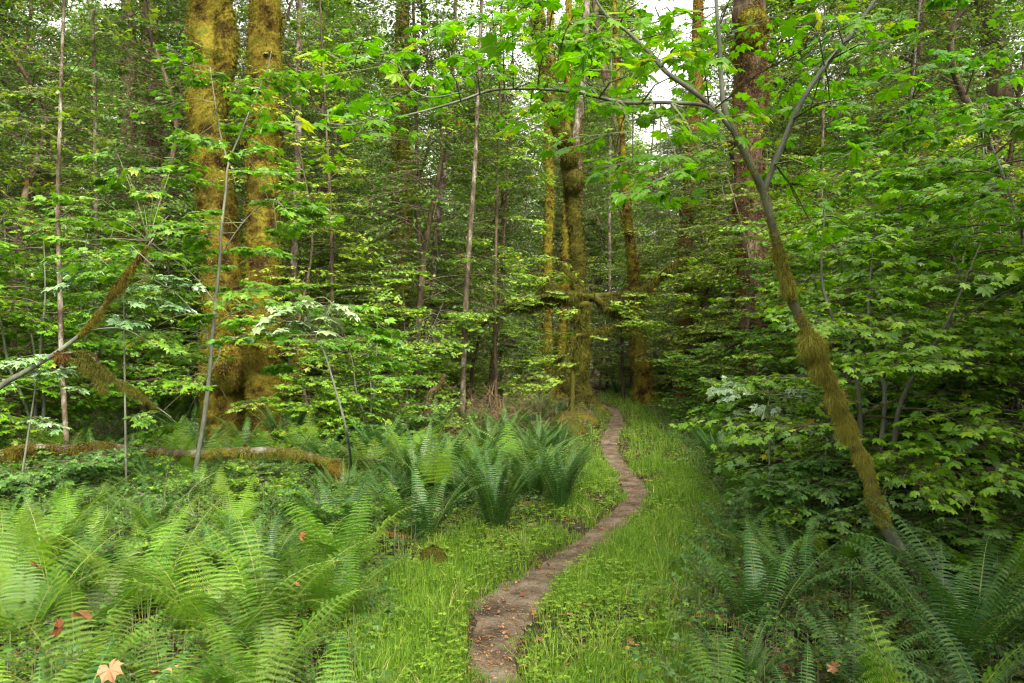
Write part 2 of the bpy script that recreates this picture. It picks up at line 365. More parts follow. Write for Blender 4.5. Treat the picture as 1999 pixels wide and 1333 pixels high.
b = Buf()
n1 = 520; xs = np.linspace(-20, 20, n1); ys = np.linspace(-6, 34, n1); X, Y = np.meshgrid(xs, ys); Z = hgt(X, Y)
edge = np.clip(np.minimum.reduce([X+20, 20-X, Y+6, 34-Y])/3, 0, 1); Z = Z*edge
i = np.arange(n1-1)[:, None]*n1; j = np.arange(n1-1)[None]
b.add(np.stack([X, Y, Z], -1).reshape(-1, 3), [np.stack([i+j, i+j+1, i+n1+j+1, i+n1+j], -1).reshape(-1, 4)])
o_ = [(-600, -600), (600, -600), (600, 800), (-600, 800)]; i_ = [(-20, -6), (20, -6), (20, 34), (-20, 34)]
b.add([(x, y, 0) for x, y in o_+i_], [np.array([(k, (k+1) % 4, 4+(k+1) % 4, 4+k) for k in range(4)])])
tag(b.build('ground', MAT['ground'], smooth=True), kind='structure')

b = Buf(); cc = []
cs, _ = smooth_path(np.column_stack([Cp, Wp]), np.ones(len(Cp)), 10); n = len(cs); tt = unit(np.gradient(cs[:, :2], axis=0)); nr = np.column_stack([tt[:, 1], -tt[:, 0]])
m_ = 13; u = np.linspace(-1, 1, m_)
q3 = np.column_stack([cs[:, :2], np.zeros(n)])
wl = cs[:, 2]*(.86+.6*(fbm(q3, 3, 21)-.5)+.3*(noise(q3, 14, 3)-.5))+.02; wr = cs[:, 2]*(.86+.6*(fbm(q3, 3, 31)-.5)+.3*(noise(q3, 14, 4)-.5))+.02
ww = np.where(u[None] < 0, wl[:, None], wr[:, None])*u[None]
pp = cs[:, None, :2]+nr[:, None]*ww[..., None]
zz = hgt(pp[..., 0], pp[..., 1])+.006+.014*(fbm(np.concatenate([pp, np.zeros((n, m_, 1))], -1), 9, 2)-.2)*(1-u[None]**2)
i = np.arange(n-1)[:, None]*m_; j = np.arange(m_-1)[None]
b.add(np.concatenate([pp, zz[..., None]], -1).reshape(-1, 3), [np.stack([i+j, i+j+1, i+m_+j+1, i+m_+j], -1).reshape(-1, 4)])
tag(b.build('path', MAT['path'], smooth=True), kind='structure')
def path_pts(N, spread=1.0, r=rng):
    k = r.integers(0, n, N); u_ = r.uniform(-1, 1, N)*spread
    p = cs[k, :2]+nr[k]*(cs[k, 2]*u_)[:, None]+r.normal(0, .03, (N, 2)); return p
# pebbles trodden into the path
b = Buf(); N = 4000; p = path_pts(N, 1.0); s = rng.uniform(.0015, .0045, N)*np.where(rng.random(N) < .03, 2.2, 1); ico = np.array([(1, 0, 0), (0, 1, 0), (-1, 0, 0), (0, -1, 0), (0, 0, .6)])
rot = rotz(rng.uniform(0, 6.28, N)); v = np.einsum('kij,nj->kni', rot, ico)*(s[:, None, None]*rng.uniform(.6, 1.4, (N, 1, 3)))
v += np.column_stack([p, np.full(N, .010)])[:, None]
f = np.array([(0, 1, 4), (1, 2, 4), (2, 3, 4), (3, 0, 4)]); b.add(v.reshape(-1, 3), [(f[None]+(np.arange(N)*5)[:, None, None]).reshape(-1, 3)], np.repeat(rng.random(N), 5))
tag(b.build('gravel', MAT['pebble']), 'fine gravel and grit trodden into the dirt path', 'gravel', kind='stuff')

b = Buf(); N = 2600; p = path_pts(N, 1.15); a = rng.uniform(0, 6.28, N); l_ = rng.uniform(.008, .05, N); z0_ = hgt(p[:, 0], p[:, 1])+.016
thin_lines(b, np.column_stack([p, z0_]), np.column_stack([p[:, 0]+np.cos(a)*l_, p[:, 1]+np.sin(a)*l_, z0_+rng.uniform(0, .006, N)]), .0013, .0008, np.repeat(rng.random(N), 6))
N = 2200; p = path_pts(N, 1.3); sgn = rng.choice([-1, 1], N); a = rng.uniform(0, 6.28, N); z0_ = hgt(p[:, 0], p[:, 1])+.02
put_leaves(b, 'low', np.column_stack([p, z0_]), np.column_stack([np.cos(a), np.sin(a), rng.normal(0, .2, N)]), np.tile([0, 0, 1.], (N, 1))+rng.normal(0, .35, (N, 3)), rng.uniform(.004, .016, N)*np.where(rng.random(N) < .05, 1.8, 1))
tag(b.build('path_debris', MAT['litter']), 'crumbs of dry leaf, needles and twig bits strewn on the dirt path', 'debris', kind='stuff')
# ------------------------------------------------------------------ leaf litter
def in_view(x, y, m=160, dmax=40, dmin=1.3):
    d = y*_f[1]+(0-EYE)*_f[2]; px = CX+F*x/np.maximum(d, .01); return (px > -m) & (px < 1999+m) & (d > dmin) & (d < dmax)
def scatter(N, dmin, dmax, power=1.0, r=rng, m=150):
    """ground points in the view wedge, density falling with depth"""
    d = (r.random(N)*(dmax**power-dmin**power)+dmin**power)**(1/power); px = r.uniform(-m, 1999+m, N)
    x = (px-CX)/F*d; return x, d
b = Buf(); x, y = scatter(34000, 1.6, 26, 1.2)
pd_ = path_dist(x, y); keep = (pd_ > 0.02) | (rng.random(len(x)) < .16); x = x[keep]; y = y[keep]; N = len(x)
pos = np.column_stack([x, y, hgt(x, y)+rng.uniform(.012, .03, N)]); a = rng.uniform(0, 6.28, N)
put_leaves(b, 'low', pos, np.column_stack([np.cos(a), np.sin(a), rng.normal(0, .15, N)]), np.tile([0, 0, 1.], (N, 1))+rng.normal(0, .3, (N, 3)), rng.uniform(.015, .05, N))
thin_lines(b, pos[:1500]+[0, 0, .01], pos[:1500]+np.column_stack([rng.normal(0, .12, (1500, 2)), rng.uniform(0, .02, 1500)]), .003, .002, .4)
tag(b.build('leaf_litter', MAT['litter']), 'brown rotting leaf litter and twigs on the forest floor', 'leaf litter', kind='stuff')

# ------------------------------------------------------------------ regions of the floor
LB = np.array([(700, 1260), (760, 1235), (800, 1200), (850, 1150), (900, 1125), (1000, 1085), (1050, 980), (1080, 830), (1110, 780), (1150, 745), (1200, 730), (1333, 700), (3000, 560)], float)
RB = np.array([(700, 1262), (780, 1262), (800, 1272), (850, 1300), (900, 1345), (1000, 1395), (1100, 1370), (1200, 1330), (1333, 1300), (3000, 1480)], float)
def rowcol(x, y):
    d = y*_f[1]-EYE*_f[2]; z = y*_u[1]-EYE*_u[2]; return CX+F*x/d, CY-F*z/d
def verge(x, y):
    """>0 inside the grassy verge (in photo pixels from its border)"""
    px, py = rowcol(x, y); return np.minimum(px-np.interp(py, LB[:, 0], LB[:, 1]), np.interp(py, RB[:, 0], RB[:, 1])-px)

# ------------------------------------------------------------------ grass
def grass(buf, x, y, h, w, r, lean=.6, vs=0., az=None):
    N = len(x); z = hgt(x, y); az = r.uniform(0, 6.28, N) if az is None else az; ln = np.abs(r.normal(.25, lean*.6, N))*h; fa = r.uniform(0, 3.14, N)
    side = np.column_stack([np.cos(fa), np.sin(fa), np.zeros(N)])*w[:, None]; dr = np.column_stack([np.cos(az), np.sin(az), np.zeros(N)])
    base = np.column_stack([x, y, z-.005]); rows = []
    for t, ws in ((0, 1.), (.4, .95), (.75, .65)):
        c = base+dr*(ln*t**2)[:, None]+np.array([0, 0, 1])*(h*(t-.28*t**3*np.minimum(ln/h, 1.5)))[:, None]; rows += [c-side*ws, c+side*ws]
    t = 1.; rows.append(base+dr*(ln*1.0)[:, None]+np.array([0, 0, 1])*(h*(1-.42*np.minimum(ln/h, 1.8)))[:, None])
    v = np.stack(rows, 1); q = np.array([(0, 1, 3, 2), (2, 3, 5, 4)]); tr = np.array([(4, 5, 6)]); off = (np.arange(N)*7)[:, None, None]
    buf.add(v.reshape(-1, 3), [(q[None]+off).reshape(-1, 4), (tr[None]+off).reshape(-1, 3)], np.repeat(np.clip(r.random(N)*.9+vs, 0, 1), 7))
b = Buf()
for (N, d0_, d1_, hm, wd) in ((200000, 2.0, 5.0, .085, .0012), (190000, 4.5, 10, .10, .0019), (190000, 9, 30, .12, .0038)):
    x, y = scatter(N, d0_, d1_, 1.6); vg = verge(x, y); pdn = path_dist(x, y); q = np.column_stack([x, y, np.zeros(len(x))])
    cl = fbm(q, 2.2, 40); keep = (vg > -35+rng.normal(0, 25, len(x))) & (pdn > -.03+.12*(noise(q, 5, 2)-.5)+rng.normal(0, .02, len(x))) & (rng.random(len(x)) < np.clip((cl-.29)*5, .25, 1))
    x, y, cl, pdn = x[keep], y[keep], cl[keep], pdn[keep]; N = len(x)
    h = hm*rng.uniform(.45, 1.25, N)*np.clip(.5+1.5*(cl-.3)*2, .5, 1.7)*np.clip(.55+pdn*2.2, .5, 1.15)
    grass(b, x, y, h, wd*rng.uniform(.7, 1.4, N), rng)
for (NT, d0_, d1_, hm, wd) in ((1500, 2.1, 6, .18, .0015), (2600, 5.5, 22, .17, .0028)):
    x, y = scatter(NT, d0_, d1_, 1.5); vg = verge(x, y); pdn = path_dist(x, y); keep = (vg > 0) & (pdn > .04); x, y = x[keep], y[keep]
    x = np.repeat(x, 26); y = np.repeat(y, 26); hs_ = np.repeat(rng.uniform(.55, 1.35, len(x)//26), 26); vs_ = np.repeat(rng.uniform(-.15, .35, len(x)//26), 26); a_ = rng.uniform(0, 6.28, len(x)); rr_ = np.abs(rng.normal(0, .03, len(x)))
    grass(b, x+np.cos(a_)*rr_, y+np.sin(a_)*rr_, hm*hs_*rng.uniform(.5, 1.2, len(x)), wd*rng.uniform(.6, 1.3, len(x)), rng, 1.2, vs_, a_+rng.normal(0, .5, len(x)))
tag(b.build('grass', MAT['grass']), 'bright yellow green grass on both sides of the dirt path', 'grass', kind='stuff')

# clover-like ground cover: three round leaflets on a short stalk
def cover(buf, x, y, h, s, r):
    N = len(x); z = hgt(x, y)
    a0 = r.uniform(0, 6.28, N); base = np.column_stack([x, y, z+h]); nb = unit(np.tile([0, 0, 1.], (N, 1))+r.normal(0, .25, (N, 3)))
    for k in range(3):
        a = a0+k*2.094+r.normal(0, .1, N); d = np.column_stack([np.cos(a), np.sin(a), r.normal(-.05, .12, N)]); d = unit(d); sd_ = np.cross(nb, d)
        ss = (s*r.uniform(.8, 1.15, N))[:, None]
        pts = [base, base+d*ss*.45+sd_*ss*.42, base+d*ss*.95+sd_*ss*.30, base+d*ss*1.02, base+d*ss*.95-sd_*ss*.30, base+d*ss*.45-sd_*ss*.42]
        v = np.stack(pts, 1); v[:, [1, 2, 4, 5], 2] -= (s*.10)[:, None]
        f = np.array([(0, 5, 4), (0, 4, 3), (0, 3, 2), (0, 2, 1)]); buf.add(v.reshape(-1, 3), [(f[None]+(np.arange(N)*6)[:, None, None]).reshape(-1, 3)], np.repeat(r.random(N), 6))
b = Buf()
for (N, a_, c_, sm) in ((70000, 2., 9, .019), (40000, 8, 26, .032)):
    x, y = scatter(N, a_, c_, 1.5); vg = verge(x, y); pdn = path_dist(x, y); q = np.column_stack([x, y, np.zeros(len(x))]); cl = fbm(q, 1.5, 60)
    left = x < np.interp(y, Cp[:, 1], Cp[:, 0])
    keep = (pdn > .03) & (rng.random(len(x)) < np.where(left, np.clip((cl-.30)*5, .3, 1), np.clip((cl-.42)*6, .12, .9)))
    x, y = x[keep], y[keep]; N = len(x); cover(b, x, y, rng.uniform(.02, .12, N), sm*rng.uniform(.6, 1.3, N), rng)
tag(b.build('ground_cover', MAT['clover']), 'low clover like ground cover spreading between grass and ferns', 'ground cover', kind='stuff')

# low leafy undergrowth between the ferns
bu, bt = Buf(), Buf(); x, y = scatter(17000, 2.0, 19, 1.4); vg = verge(x, y); pdn = path_dist(x, y); keep = (vg < 10) & (pdn > .25); x, y = x[keep], y[keep]; Nn_ = len(x); hh_ = rng.uniform(.03, .26, Nn_); z_ = hgt(x, y)
place_sprays(bu, bt, np.column_stack([x, y, z_+hh_]), rng.uniform(0, 6.28, Nn_), rng.normal(.15, .3, Nn_), rng.uniform(.35, .7, Nn_), 'low', .036, rng, SPR_SMALL, twr=.0009)
thin_lines(bt, np.column_stack([x, y, z_]), np.column_stack([x, y, z_+hh_]), .003, .002)
ug = bu.build('undergrowth', MAT['undergrowth']); tag(ug, 'knee low leafy undergrowth filling the floor between the ferns', 'undergrowth', kind='stuff'); bt.build('stem', MAT['greentwig'], ug)
# ------------------------------------------------------------------ ferns
def frond(leafb, stalkb, L, rz, a0, a1, wmax, npin, kind, r, bare=.12, base=(0, 0, 0), teeth=11, droop=.35):
    """one frond; a0/a1 angle from vertical at base / tip"""
    K = 26; t = np.linspace(0, 1, K); ang = a0+(a1-a0)*t**1.5; ds = L/(K-1)
    rr = np.concatenate([[0], np.cumsum(np.sin(ang[:-1])*ds)]); zz = np.concatenate([[0], np.cumsum(np.cos(ang[:-1])*ds)])
    sway = r.normal(0, .10)*L*t**2
    lx = np.array([math.cos(rz), math.sin(rz), 0]); ly = np.array([-math.sin(rz), math.cos(rz), 0]); up = np.array([0, 0, 1.])
    c = np.array(base)+rr[:, None]*lx+zz[:, None]*up+sway[:, None]*ly
    rad = .004*(1-t*.85)*(L/.9)
    tube(stalkb, c[::3], rad[::3], 3, 1, cap=False)
    tp = bare+(1-bare)*(np.arange(npin)+.5)/npin; tp = tp**.95
    cx_ = np.stack([np.interp(tp, t, c[:, k_]) for k_ in range(3)], 1); an = np.interp(tp, t, ang)
    T = np.sin(an)[:, None]*lx+np.cos(an)[:, None]*up; Nn = -np.cos(an)[:, None]*lx+np.sin(an)[:, None]*up
    uu = (tp-bare)/(1-bare)
    if kind == 'lady': prof = np.clip(np.minimum(.35+uu*2.6, 1), 0, 1)*np.clip(1-uu, 0, 1)**.75*1.25
    else: prof = np.clip(.55+uu*3, 0, 1)*np.clip(1-uu**2.2, 0.03, 1)
    plen = np.minimum(wmax*prof, wmax)+.006
    for sg in (-1, 1):
        S = ly*sg; fw = .28 if kind == 'lady' else .22
        dirp = unit(S*1.0+T*fw+Nn*r.normal(.05, .10, (npin, 1))); q = unit(np.cross(Nn, dirp))*sg   # along frond
        nrm = np.cross(dirp, q)*sg
        nrm = np.where((nrm@up)[:, None] < 0, -nrm, nrm)
        if kind == 'lady':
            M_ = teeth; tu = (np.arange(M_)+.5)/M_; pl = plen[:, None]
            cp = cx_[:, None]+dirp[:, None]*(tu[None]*pl)[..., None]-up*((droop*tu**2)[None]*pl)[..., None]
            hw = (1/M_)*pl*.40; tl = .115*pl*np.clip(1.25-tu, .12, 1)[None]*np.clip(.7+tu*3, 0, 1)[None]
            for s2 in (-1, 1):
                tip = cp+q[:, None]*(s2*tl)[..., None]+dirp[:, None]*(tl*.45)[..., None]-up*(tl*.18)[..., None]
                v = np.stack([cp-dirp[:, None]*hw[..., None], cp+dirp[:, None]*hw[..., None], tip+dirp[:, None]*(hw*.25)[..., None], tip-dirp[:, None]*(hw*.45)[..., None]], 2).reshape(-1, 3)
                nq = len(v)//4; leafb.add(v, [np.arange(nq*4).reshape(-1, 4)], np.repeat(r.uniform(.25, .75)+r.normal(0, .12, nq), 4))
        else:
            pl = plen[:, None]; hw = np.minimum(.25*L/npin, .009)*np.ones((npin, 1))
            rows = []
            for tu, ws in ((0.02, .9), (.35, .95), (.72, .65)):
                cpt = cx_+dirp*pl*tu-up*pl*droop*tu**2+q*0; rows += [cpt-q*hw*ws, cpt+q*hw*ws]
            rows.append(cx_+dirp*pl+q*hw*.8-up*pl*droop)
            v = np.stack(rows, 1).reshape(-1, 3); off = (np.arange(npin)*7)[:, None, None]
            leafb.add(v, [(np.array([(0, 1, 3, 2), (2, 3, 5, 4)])[None]+off).reshape(-1, 4), (np.array([(4, 5, 6)])[None]+off).reshape(-1, 3)], np.repeat(r.uniform(.2, .75)+r.normal(0, .12, npin), 7))
def fern_meshes(seed, kind, nf, L, spread, wmax, npin, teeth=11, bare=.15, dead=2):
    r = np.random.default_rng(seed); LB_, SB_ = Buf(), Buf(); single = []; deads = []
    for k in range(nf):
        az = k*2.399+r.normal(0, .3); l = L*r.uniform(.7, 1.1); a0 = spread[0]*r.uniform(.4, 1.3); a1 = spread[1]*r.uniform(.75, 1.2)
        bs = (.05*math.cos(az), .05*math.sin(az), 0); lb, sb = Buf(), Buf()
        frond(lb, sb, l, az, a0, a1, wmax*r.uniform(.85, 1.1), npin, kind, r, bare*r.uniform(.8, 1.3), bs, teeth)
        single.append((lb.mesh('frond'), sb.mesh('stalk')))
        for dst, src in ((LB_, lb), (SB_, sb)):
            off = dst.n
            for v_, a_ in zip(src.v, src.a): dst.v.append(v_); dst.a.append(a_)
            for f_ in src.f: dst.f.append(f_+off)
            dst.n += src.n
    for k in range(dead):
        db = Buf(); az = r.uniform(0, 6.28); frond(db, db, L*.55, az, 1.0, 2.0, wmax*.55, npin, 'sword', r, .1, (0, 0, .02), droop=.9); deads.append(db.mesh('dead_frond'))
    return LB_.mesh('fronds'), SB_.mesh('stalks'), single, deads
def fern_master(seed, kind, *a, **k):
    return kind, fern_meshes(seed, kind, *a, **k)
LADY = [fern_master(1, 'lady', 7, .95, (.30, 1.35), .17, 24, teeth=15, bare=.22, dead=0), fern_master(2, 'lady', 9, .80, (.45, 1.65), .145, 22, teeth=14, bare=.15, dead=0),
        fern_master(3, 'lady', 3, 1.05, (.12, 1.0), .20, 17, teeth=16, bare=.30, dead=0), fern_master(4, 'lady', 8, .65, (.5, 1.7), .13, 20, teeth=12, bare=.12, dead=0)]
SWORD = [fern_master(5, 'sword', 34, .95, (.26, 1.1), .075, 38, bare=.10, dead=1), fern_master(6, 'sword', 18, .85, (.35, 1.4), .085, 30, bare=.08, dead=1),
         fern_master(7, 'sword', 14, 1.0, (.5, 1.65), .095, 34, bare=.08, dead=2), fern_master(8, 'sword', 13, .6, (.3, 1.3), .07, 26, bare=.08, dead=0)]
def part(name, me, mat, parent):
    if not me.materials: me.materials.append(mat)
    o = bpy.data.objects.new(name, me); COL.objects.link(o); o.parent = parent; return o
def put_fern(m, loc, rz, s, label, group=None, tilt=(0, 0)):
    kind, (lm, sm, single, deads) = m
    t = thing('lady_fern' if kind == 'lady' else 'sword_fern', label, 'fern', loc, rz, group); t.scale = (s, s, s); t.rotation_euler = (tilt[0], tilt[1], rz)
    fm = MAT['ladyfern' if kind == 'lady' else 'swordfern']
    if group is None or loc[1] < 5.5:
        for a_, b_ in single: part('stalk', b_, MAT['stalk'], part('frond', a_, fm, t))
        for d_ in deads: part('dead_frond', d_, MAT['deadfern'], t)
    else:
        part('foliage', lm, fm, t); part('stalks', sm, MAT['stalk'], t)
    return t
#FERN_PLACING
used = []
def free(x, y, r):
    for (a, c, q) in used:
        if (a-x)**2+(c-y)**2 < (max(r, q))**2: return False
    used.append((x, y, r)); return True
# hand-placed, told apart by what stands near them
put_fern(SWORD[0], GZ(968, 1052), .4, .86, 'dense upright dark green sword fern at the path side, tallest of the clumps')
for (px, py, m, s, lab) in ((905, 1010, 0, .85, 'sword fern behind and left of the tallest upright clump'), (1040, 1000, 0, .8, 'sword fern squeezed between the tallest clump and the brownish one'), (1105, 955, 1, .85, 'sword fern nearest the left verge below the mossy hump'), (1040, 930, 0, .9, 'sword fern at the back of the path side clumps'), (950, 945, 1, .9, 'sword fern behind the tallest upright clump'), (860, 960, 0, .9, 'sword fern behind the spreading blue green one'), (760, 1020, 1, .9, 'dark sword fern left of the spreading blue green one'), (1090, 905, 0, .8, 'small sword fern just below the mossy hump')):
    put_fern(SWORD[m], GZ(px, py), px*.7, s*.84, lab); g = G(px, py); used.append((g[0], g[1], .40))
put_fern(SWORD[1], GZ(825, 1075), 1.4, .95, 'spreading blue green sword fern left of the upright clump, one pale arching frond')
put_fern(SWORD[0], GZ(1090, 1010), 2.4, .86, 'brownish green sword fern between the upright clump and the path bend')
put_fern(SWORD[1], GZ(660, 1090), 3.0, .9, 'tall sword fern with fine comb fronds below the end of the fallen mossy branch')
for (px, d, m, s, lab) in ((1400, 2.75, LADY[1], .62, 'low lady fern on the border of grass and ferns at the bottom right'), (1560, 2.5, SWORD[2], .55, 'dark sword fern at the bottom edge right of the grass'), (1660, 3.1, SWORD[1], .62, 'dark sword fern behind the bright ladder like fern, left side'), (1960, 2.5, SWORD[2], .7, 'sword fern at the bottom right corner with long arching fronds'), (1330, 2.3, LADY[3], .55, 'small lady fern nearest the grass at the bottom edge'), (1480, 2.2, LADY[0], .5, 'feathery lady fern at the bottom edge right of the small one'), (1850, 3.4, SWORD[1], .95, 'sword fern deep in the hollow behind the bright ladder like fern'),
    (640, 2.5, LADY[0], .6, 'lady fern at the bottom edge where the fern bed meets the grass'), (520, 2.3, LADY[1], .62, 'lady fern at the bottom edge left of the grass'), (380, 2.1, LADY[3], .7, 'broad lady fern at the bottom edge beside the large dry leaf'), (250, 2.4, LADY[1], .7, 'lady fern near the bottom left among dry leaves')):
    put_fern(m, D(px, d), px*.37, s, lab); used.append(((px-CX)/F*d, d, .3))
put_fern(LADY[2], D(1785, 2.35), 1.35, .84, 'bright green fern with ladder like fronds on a pale stalk at the bottom right', tilt=(0, 0))
put_fern(LADY[2], GZ(1455, 1030), .3, .72, 'pale feathery fern in front of the rusty stump')
put_fern(SWORD[2], GZ(1900, 1290), 2.9, .95, 'large arching sword fern at the right edge over the dark hollow')
put_fern(SWORD[1], GZ(1480, 1260), .9, .85, 'dark sword fern leaning over the grass at the lower right')
put_fern(LADY[1], GZ(150, 1420), .9, .8, 'lady fern with dry curled leaves on it in the bottom left corner')
put_fern(SWORD[2], D(60, 1.75), 2.1, .8, 'blurred blue green sword fern nearest the camera at the left edge')
for (px, py) in ((968, 1052), (825, 1075), (1090, 1010), (660, 1090), (1785, 1550), (1455, 1030), (1900, 1290), (1480, 1260), (150, 1420)):
    g = G(px, py); used.append((g[0], g[1], .55))
r_ = np.random.default_rng(5); cnt = 0
for tries in range(4000):
    d = r_.uniform(2.0, 9.5)**1.0; px = r_.uniform(-120, 1150); x = (px-CX)/F*d
    if float(verge(np.array([x]), np.array([d]))[0]) > -30-120/d or x > 0.6: continue
    if not free(x, d, .20+.02*d): continue
    py = rowcol(x, d)[1]
    sw = r_.random() < (.12 if py > 1060 else .45 if px > 620 else .25)
    m = SWORD[r_.integers(0, 4)] if sw else LADY[(0, 1, 3, 0, 1, 2)[r_.integers(0, 6)]]
    s = r_.uniform(.6, .98)*(1.0 if d > 3.4 else .8)
    if 4.6 < d < 8.4 and px < 800: s *= .62
    if sw: lab, gr = ('dark sword fern among the ferns left of the path', 'dark sword ferns left of the path')
    elif d < 5: lab, gr = ('bright lady fern in the carpet of ferns at lower left', 'lady ferns filling the lower left')
    else: lab, gr = ('light green lady fern growing under the fallen mossy branch', 'lady ferns under the fallen branch')
    put_fern(m, (x, d, float(hgt(x, d))), r_.uniform(0, 6.28), s, lab, gr, (r_.normal(0, .08), r_.normal(0, .08))); cnt += 1
    if cnt > 250: break
cnt = 0
for tries in range(4000):
    d = r_.uniform(2.1, 17)*r_.uniform(.6, 1)+.3; px = r_.uniform(1230, 2120); x = (px-CX)/F*d
    if d < 2.7 and 1700 < px < 1900: continue
    if float(verge(np.array([x]), np.array([d]))[0]) > -25-100/d: continue
    if not free(x, d, .25+.03*d): continue
    sw = r_.random() < .75; m = SWORD[r_.integers(0, 4)] if sw else LADY[(0, 1, 3, 0, 1, 2)[r_.integers(0, 6)]]
    lab, gr = (('dark sword fern in the shade right of the path', 'shaded sword ferns right of the path') if sw else ('soft green lady fern in the shade right of the path', 'shaded lady ferns right of the path'))
    put_fern(m, (x, d, float(hgt(x, d))), r_.uniform(0, 6.28), r_.uniform(.5, .85)*(.6 if d < 3.5 else 1), lab, gr, (r_.normal(0, .08), r_.normal(0, .08))); cnt += 1
    if cnt > 140: break
for tries in range(300):
    d = r_.uniform(9.5, 17); px = r_.uniform(300, 1090); x = (px-CX)/F*d
    if float(verge(np.array([x]), np.array([d]))[0]) > -20 or not free(x, d, .8): continue
    put_fern(SWORD[r_.integers(0, 4)], (x, d, float(hgt(x, d))), r_.uniform(0, 6.28), r_.uniform(.7, 1.05), 'small distant sword fern at the foot of the trees left of the path', 'distant ferns at the foot of the trees')

# ------------------------------------------------------------------ moss builders
def moss_fuzz(buf, pts, nrm, N, L, w, r, down=.5, mask=None, seed=0, dens=None):
    """short shaggy blades over a trunk surface"""
    k = r.integers(0, len(pts), N)
    p = pts[k]+r.normal(0, .35, (N, 3))*np.linalg.norm(pts[1]-pts[0])
    nz = fbm(p, 1.6, seed); keep = np.ones(N, bool) if mask is None else nz > mask
    p, n, nz = p[keep], nrm[k][keep], nz[keep]; N = len(p)
    d = unit(n+r.normal(0, .7, (N, 3))-np.array([0, 0, down*.6])); s = unit(np.cross(d, r.normal(0, 1, (N, 3))))
    l = L*r.uniform(.5, 1.4, (N, 1))*(.6+1.0*noise(p, 7, seed+3)[:, None]); ww = w*r.uniform(.7, 1.3, (N, 1))
    p = p-n*l*.25
    v = np.stack([p-s*ww, p+s*ww, p+d*l-np.array([0, 0, down*.5])*l], 1)
    buf.add(v.reshape(-1, 3), [np.arange(N*3).reshape(-1, 3)], np.repeat(np.clip(nz*.6+r.random(N)*.45, 0, 1), 3))
def moss_sleeve(buf, pts, rad, n_per_m, L, r, w=.003, hang=1.0, t0=0, t1=1, k=8, puff=1.0):
    """hanging moss along a branch"""
    c, rr = smooth_path(pts, rad, k); t, s, b_ = frames(c); ln = np.linalg.norm(np.diff(c, axis=0), axis=1).sum()
    N = int(n_per_m*ln*(t1-t0)); u_ = r.uniform(t0, t1, N); idx = u_*(len(c)-1); i0 = np.minimum(idx.astype(int), len(c)-2); fr = (idx-i0)[:, None]
    th = r.uniform(0, 6.28, N)[:, None]; n = s[i0]*np.cos(th)+b_[i0]*np.sin(th)
    p = c[i0]*(1-fr)+c[i0+1]*fr+n*rr[i0][:, None]*.9
    cl = (noise(c[i0], 7, 77)*1.2)**1.6+(noise(p, 22, 70)*1.3)**2*.7; l = (L*np.clip(cl, .1, 1.4)*r.uniform(.4, 1.2, N))[:, None]*(1-.45*np.clip(n[:, 2:3], 0, 1))*np.clip(np.minimum(u_-t0+.004, t1-u_+.004)/(.22*(t1-t0)), .12, 1)[:, None]
    d1 = unit(n*puff+r.normal(0, .35, (N, 3))+[0, 0, -.3*hang]); d2 = unit(n*.25+r.normal(0, .3, (N, 3))+[0, 0, -1.1*hang])
    q = unit(np.cross(d1, r.normal(0, 1, (N, 3)))); ww = w*r.uniform(.6, 1.4, (N, 1))
    a = p; m1 = p+d1*l*.4; e_ = m1+d2*l*.6
    v = np.stack([a-q*ww, a+q*ww, m1+q*ww*.8, m1-q*ww*.8, e_], 1); off = (np.arange(N)*5)[:, None, None]
    buf.add(v.reshape(-1, 3), [(np.array([(0, 1, 2, 3)])[None]+off).reshape(-1, 4), (np.array([(3, 2, 4)])[None]+off).reshape(-1, 3)], np.repeat(np.clip(r.random(N)*.6+.25*cl, 0, 1), 5))

# ------------------------------------------------------------------ the hero trees
def trunk_tree(name, label, cols, rads, d, bark, moss, seed, fuzz=26000, L=.035, rough=.16, rf=2.6, mask=None, flare=.7, dd=0, seg=40, extra=None, group=None, w_=.006, zadd=0):
    """cols: [(px,py)], rads in photo px, from the base upwards, continued above the frame"""
    base = P(cols[0][0], cols[0][1], d)
    t = thing(name, label, 'tree', (base[0], base[1], 0), 0, group)
    o = np.array([base[0], base[1], 0])
    pts = [P(a, c, d)-o for a, c in cols]; rad = [q*d/F for q in rads]
    v = pts[-1]-pts[-2]; v = unit(v); pts.append(pts[-1]+v*4); rad.append(rad[-1]*.8); pts.append(pts[-1]+unit(v+np.array([0, 0, .5]))*5); rad.append(rad[-1]*.4)
    if pts[0][2] > -.1: pts.insert(0, np.array([pts[0][0], pts[0][1], -.15])); rad.insert(0, rad[0]*1.1)
    b = Buf(); s, nr_, c, r = tube(b, pts, rad, seg, 16, rough, rf, seed, flare); b.build('trunk', MAT[bark], t, True)
    rr = np.random.default_rng(seed)
    if fuzz:
        mb = Buf(); vis = s[:, 2] < (EYE+700/F*d+1.5); moss_fuzz(mb, s[vis], nr_[vis], fuzz, L, w_, rr, .6, mask, seed); mb.build('moss', MAT[moss], t)
    return t, o, c, r, rr
def stub(t, pts, rad, bark, moss, r, o, L=.12, n=900, k=6, name='branch', fuzz=True):
    b = Buf(); p = [np.array(q)-o for q in pts]; tube(b, p, rad, 8, k, .25, 9, 3); br = b.build(name, MAT[bark], t, True)
    if fuzz:
        mb = Buf(); moss_sleeve(mb, p, rad, n, L, r, w=.006); mb.build('moss', MAT[moss], br)
    return br
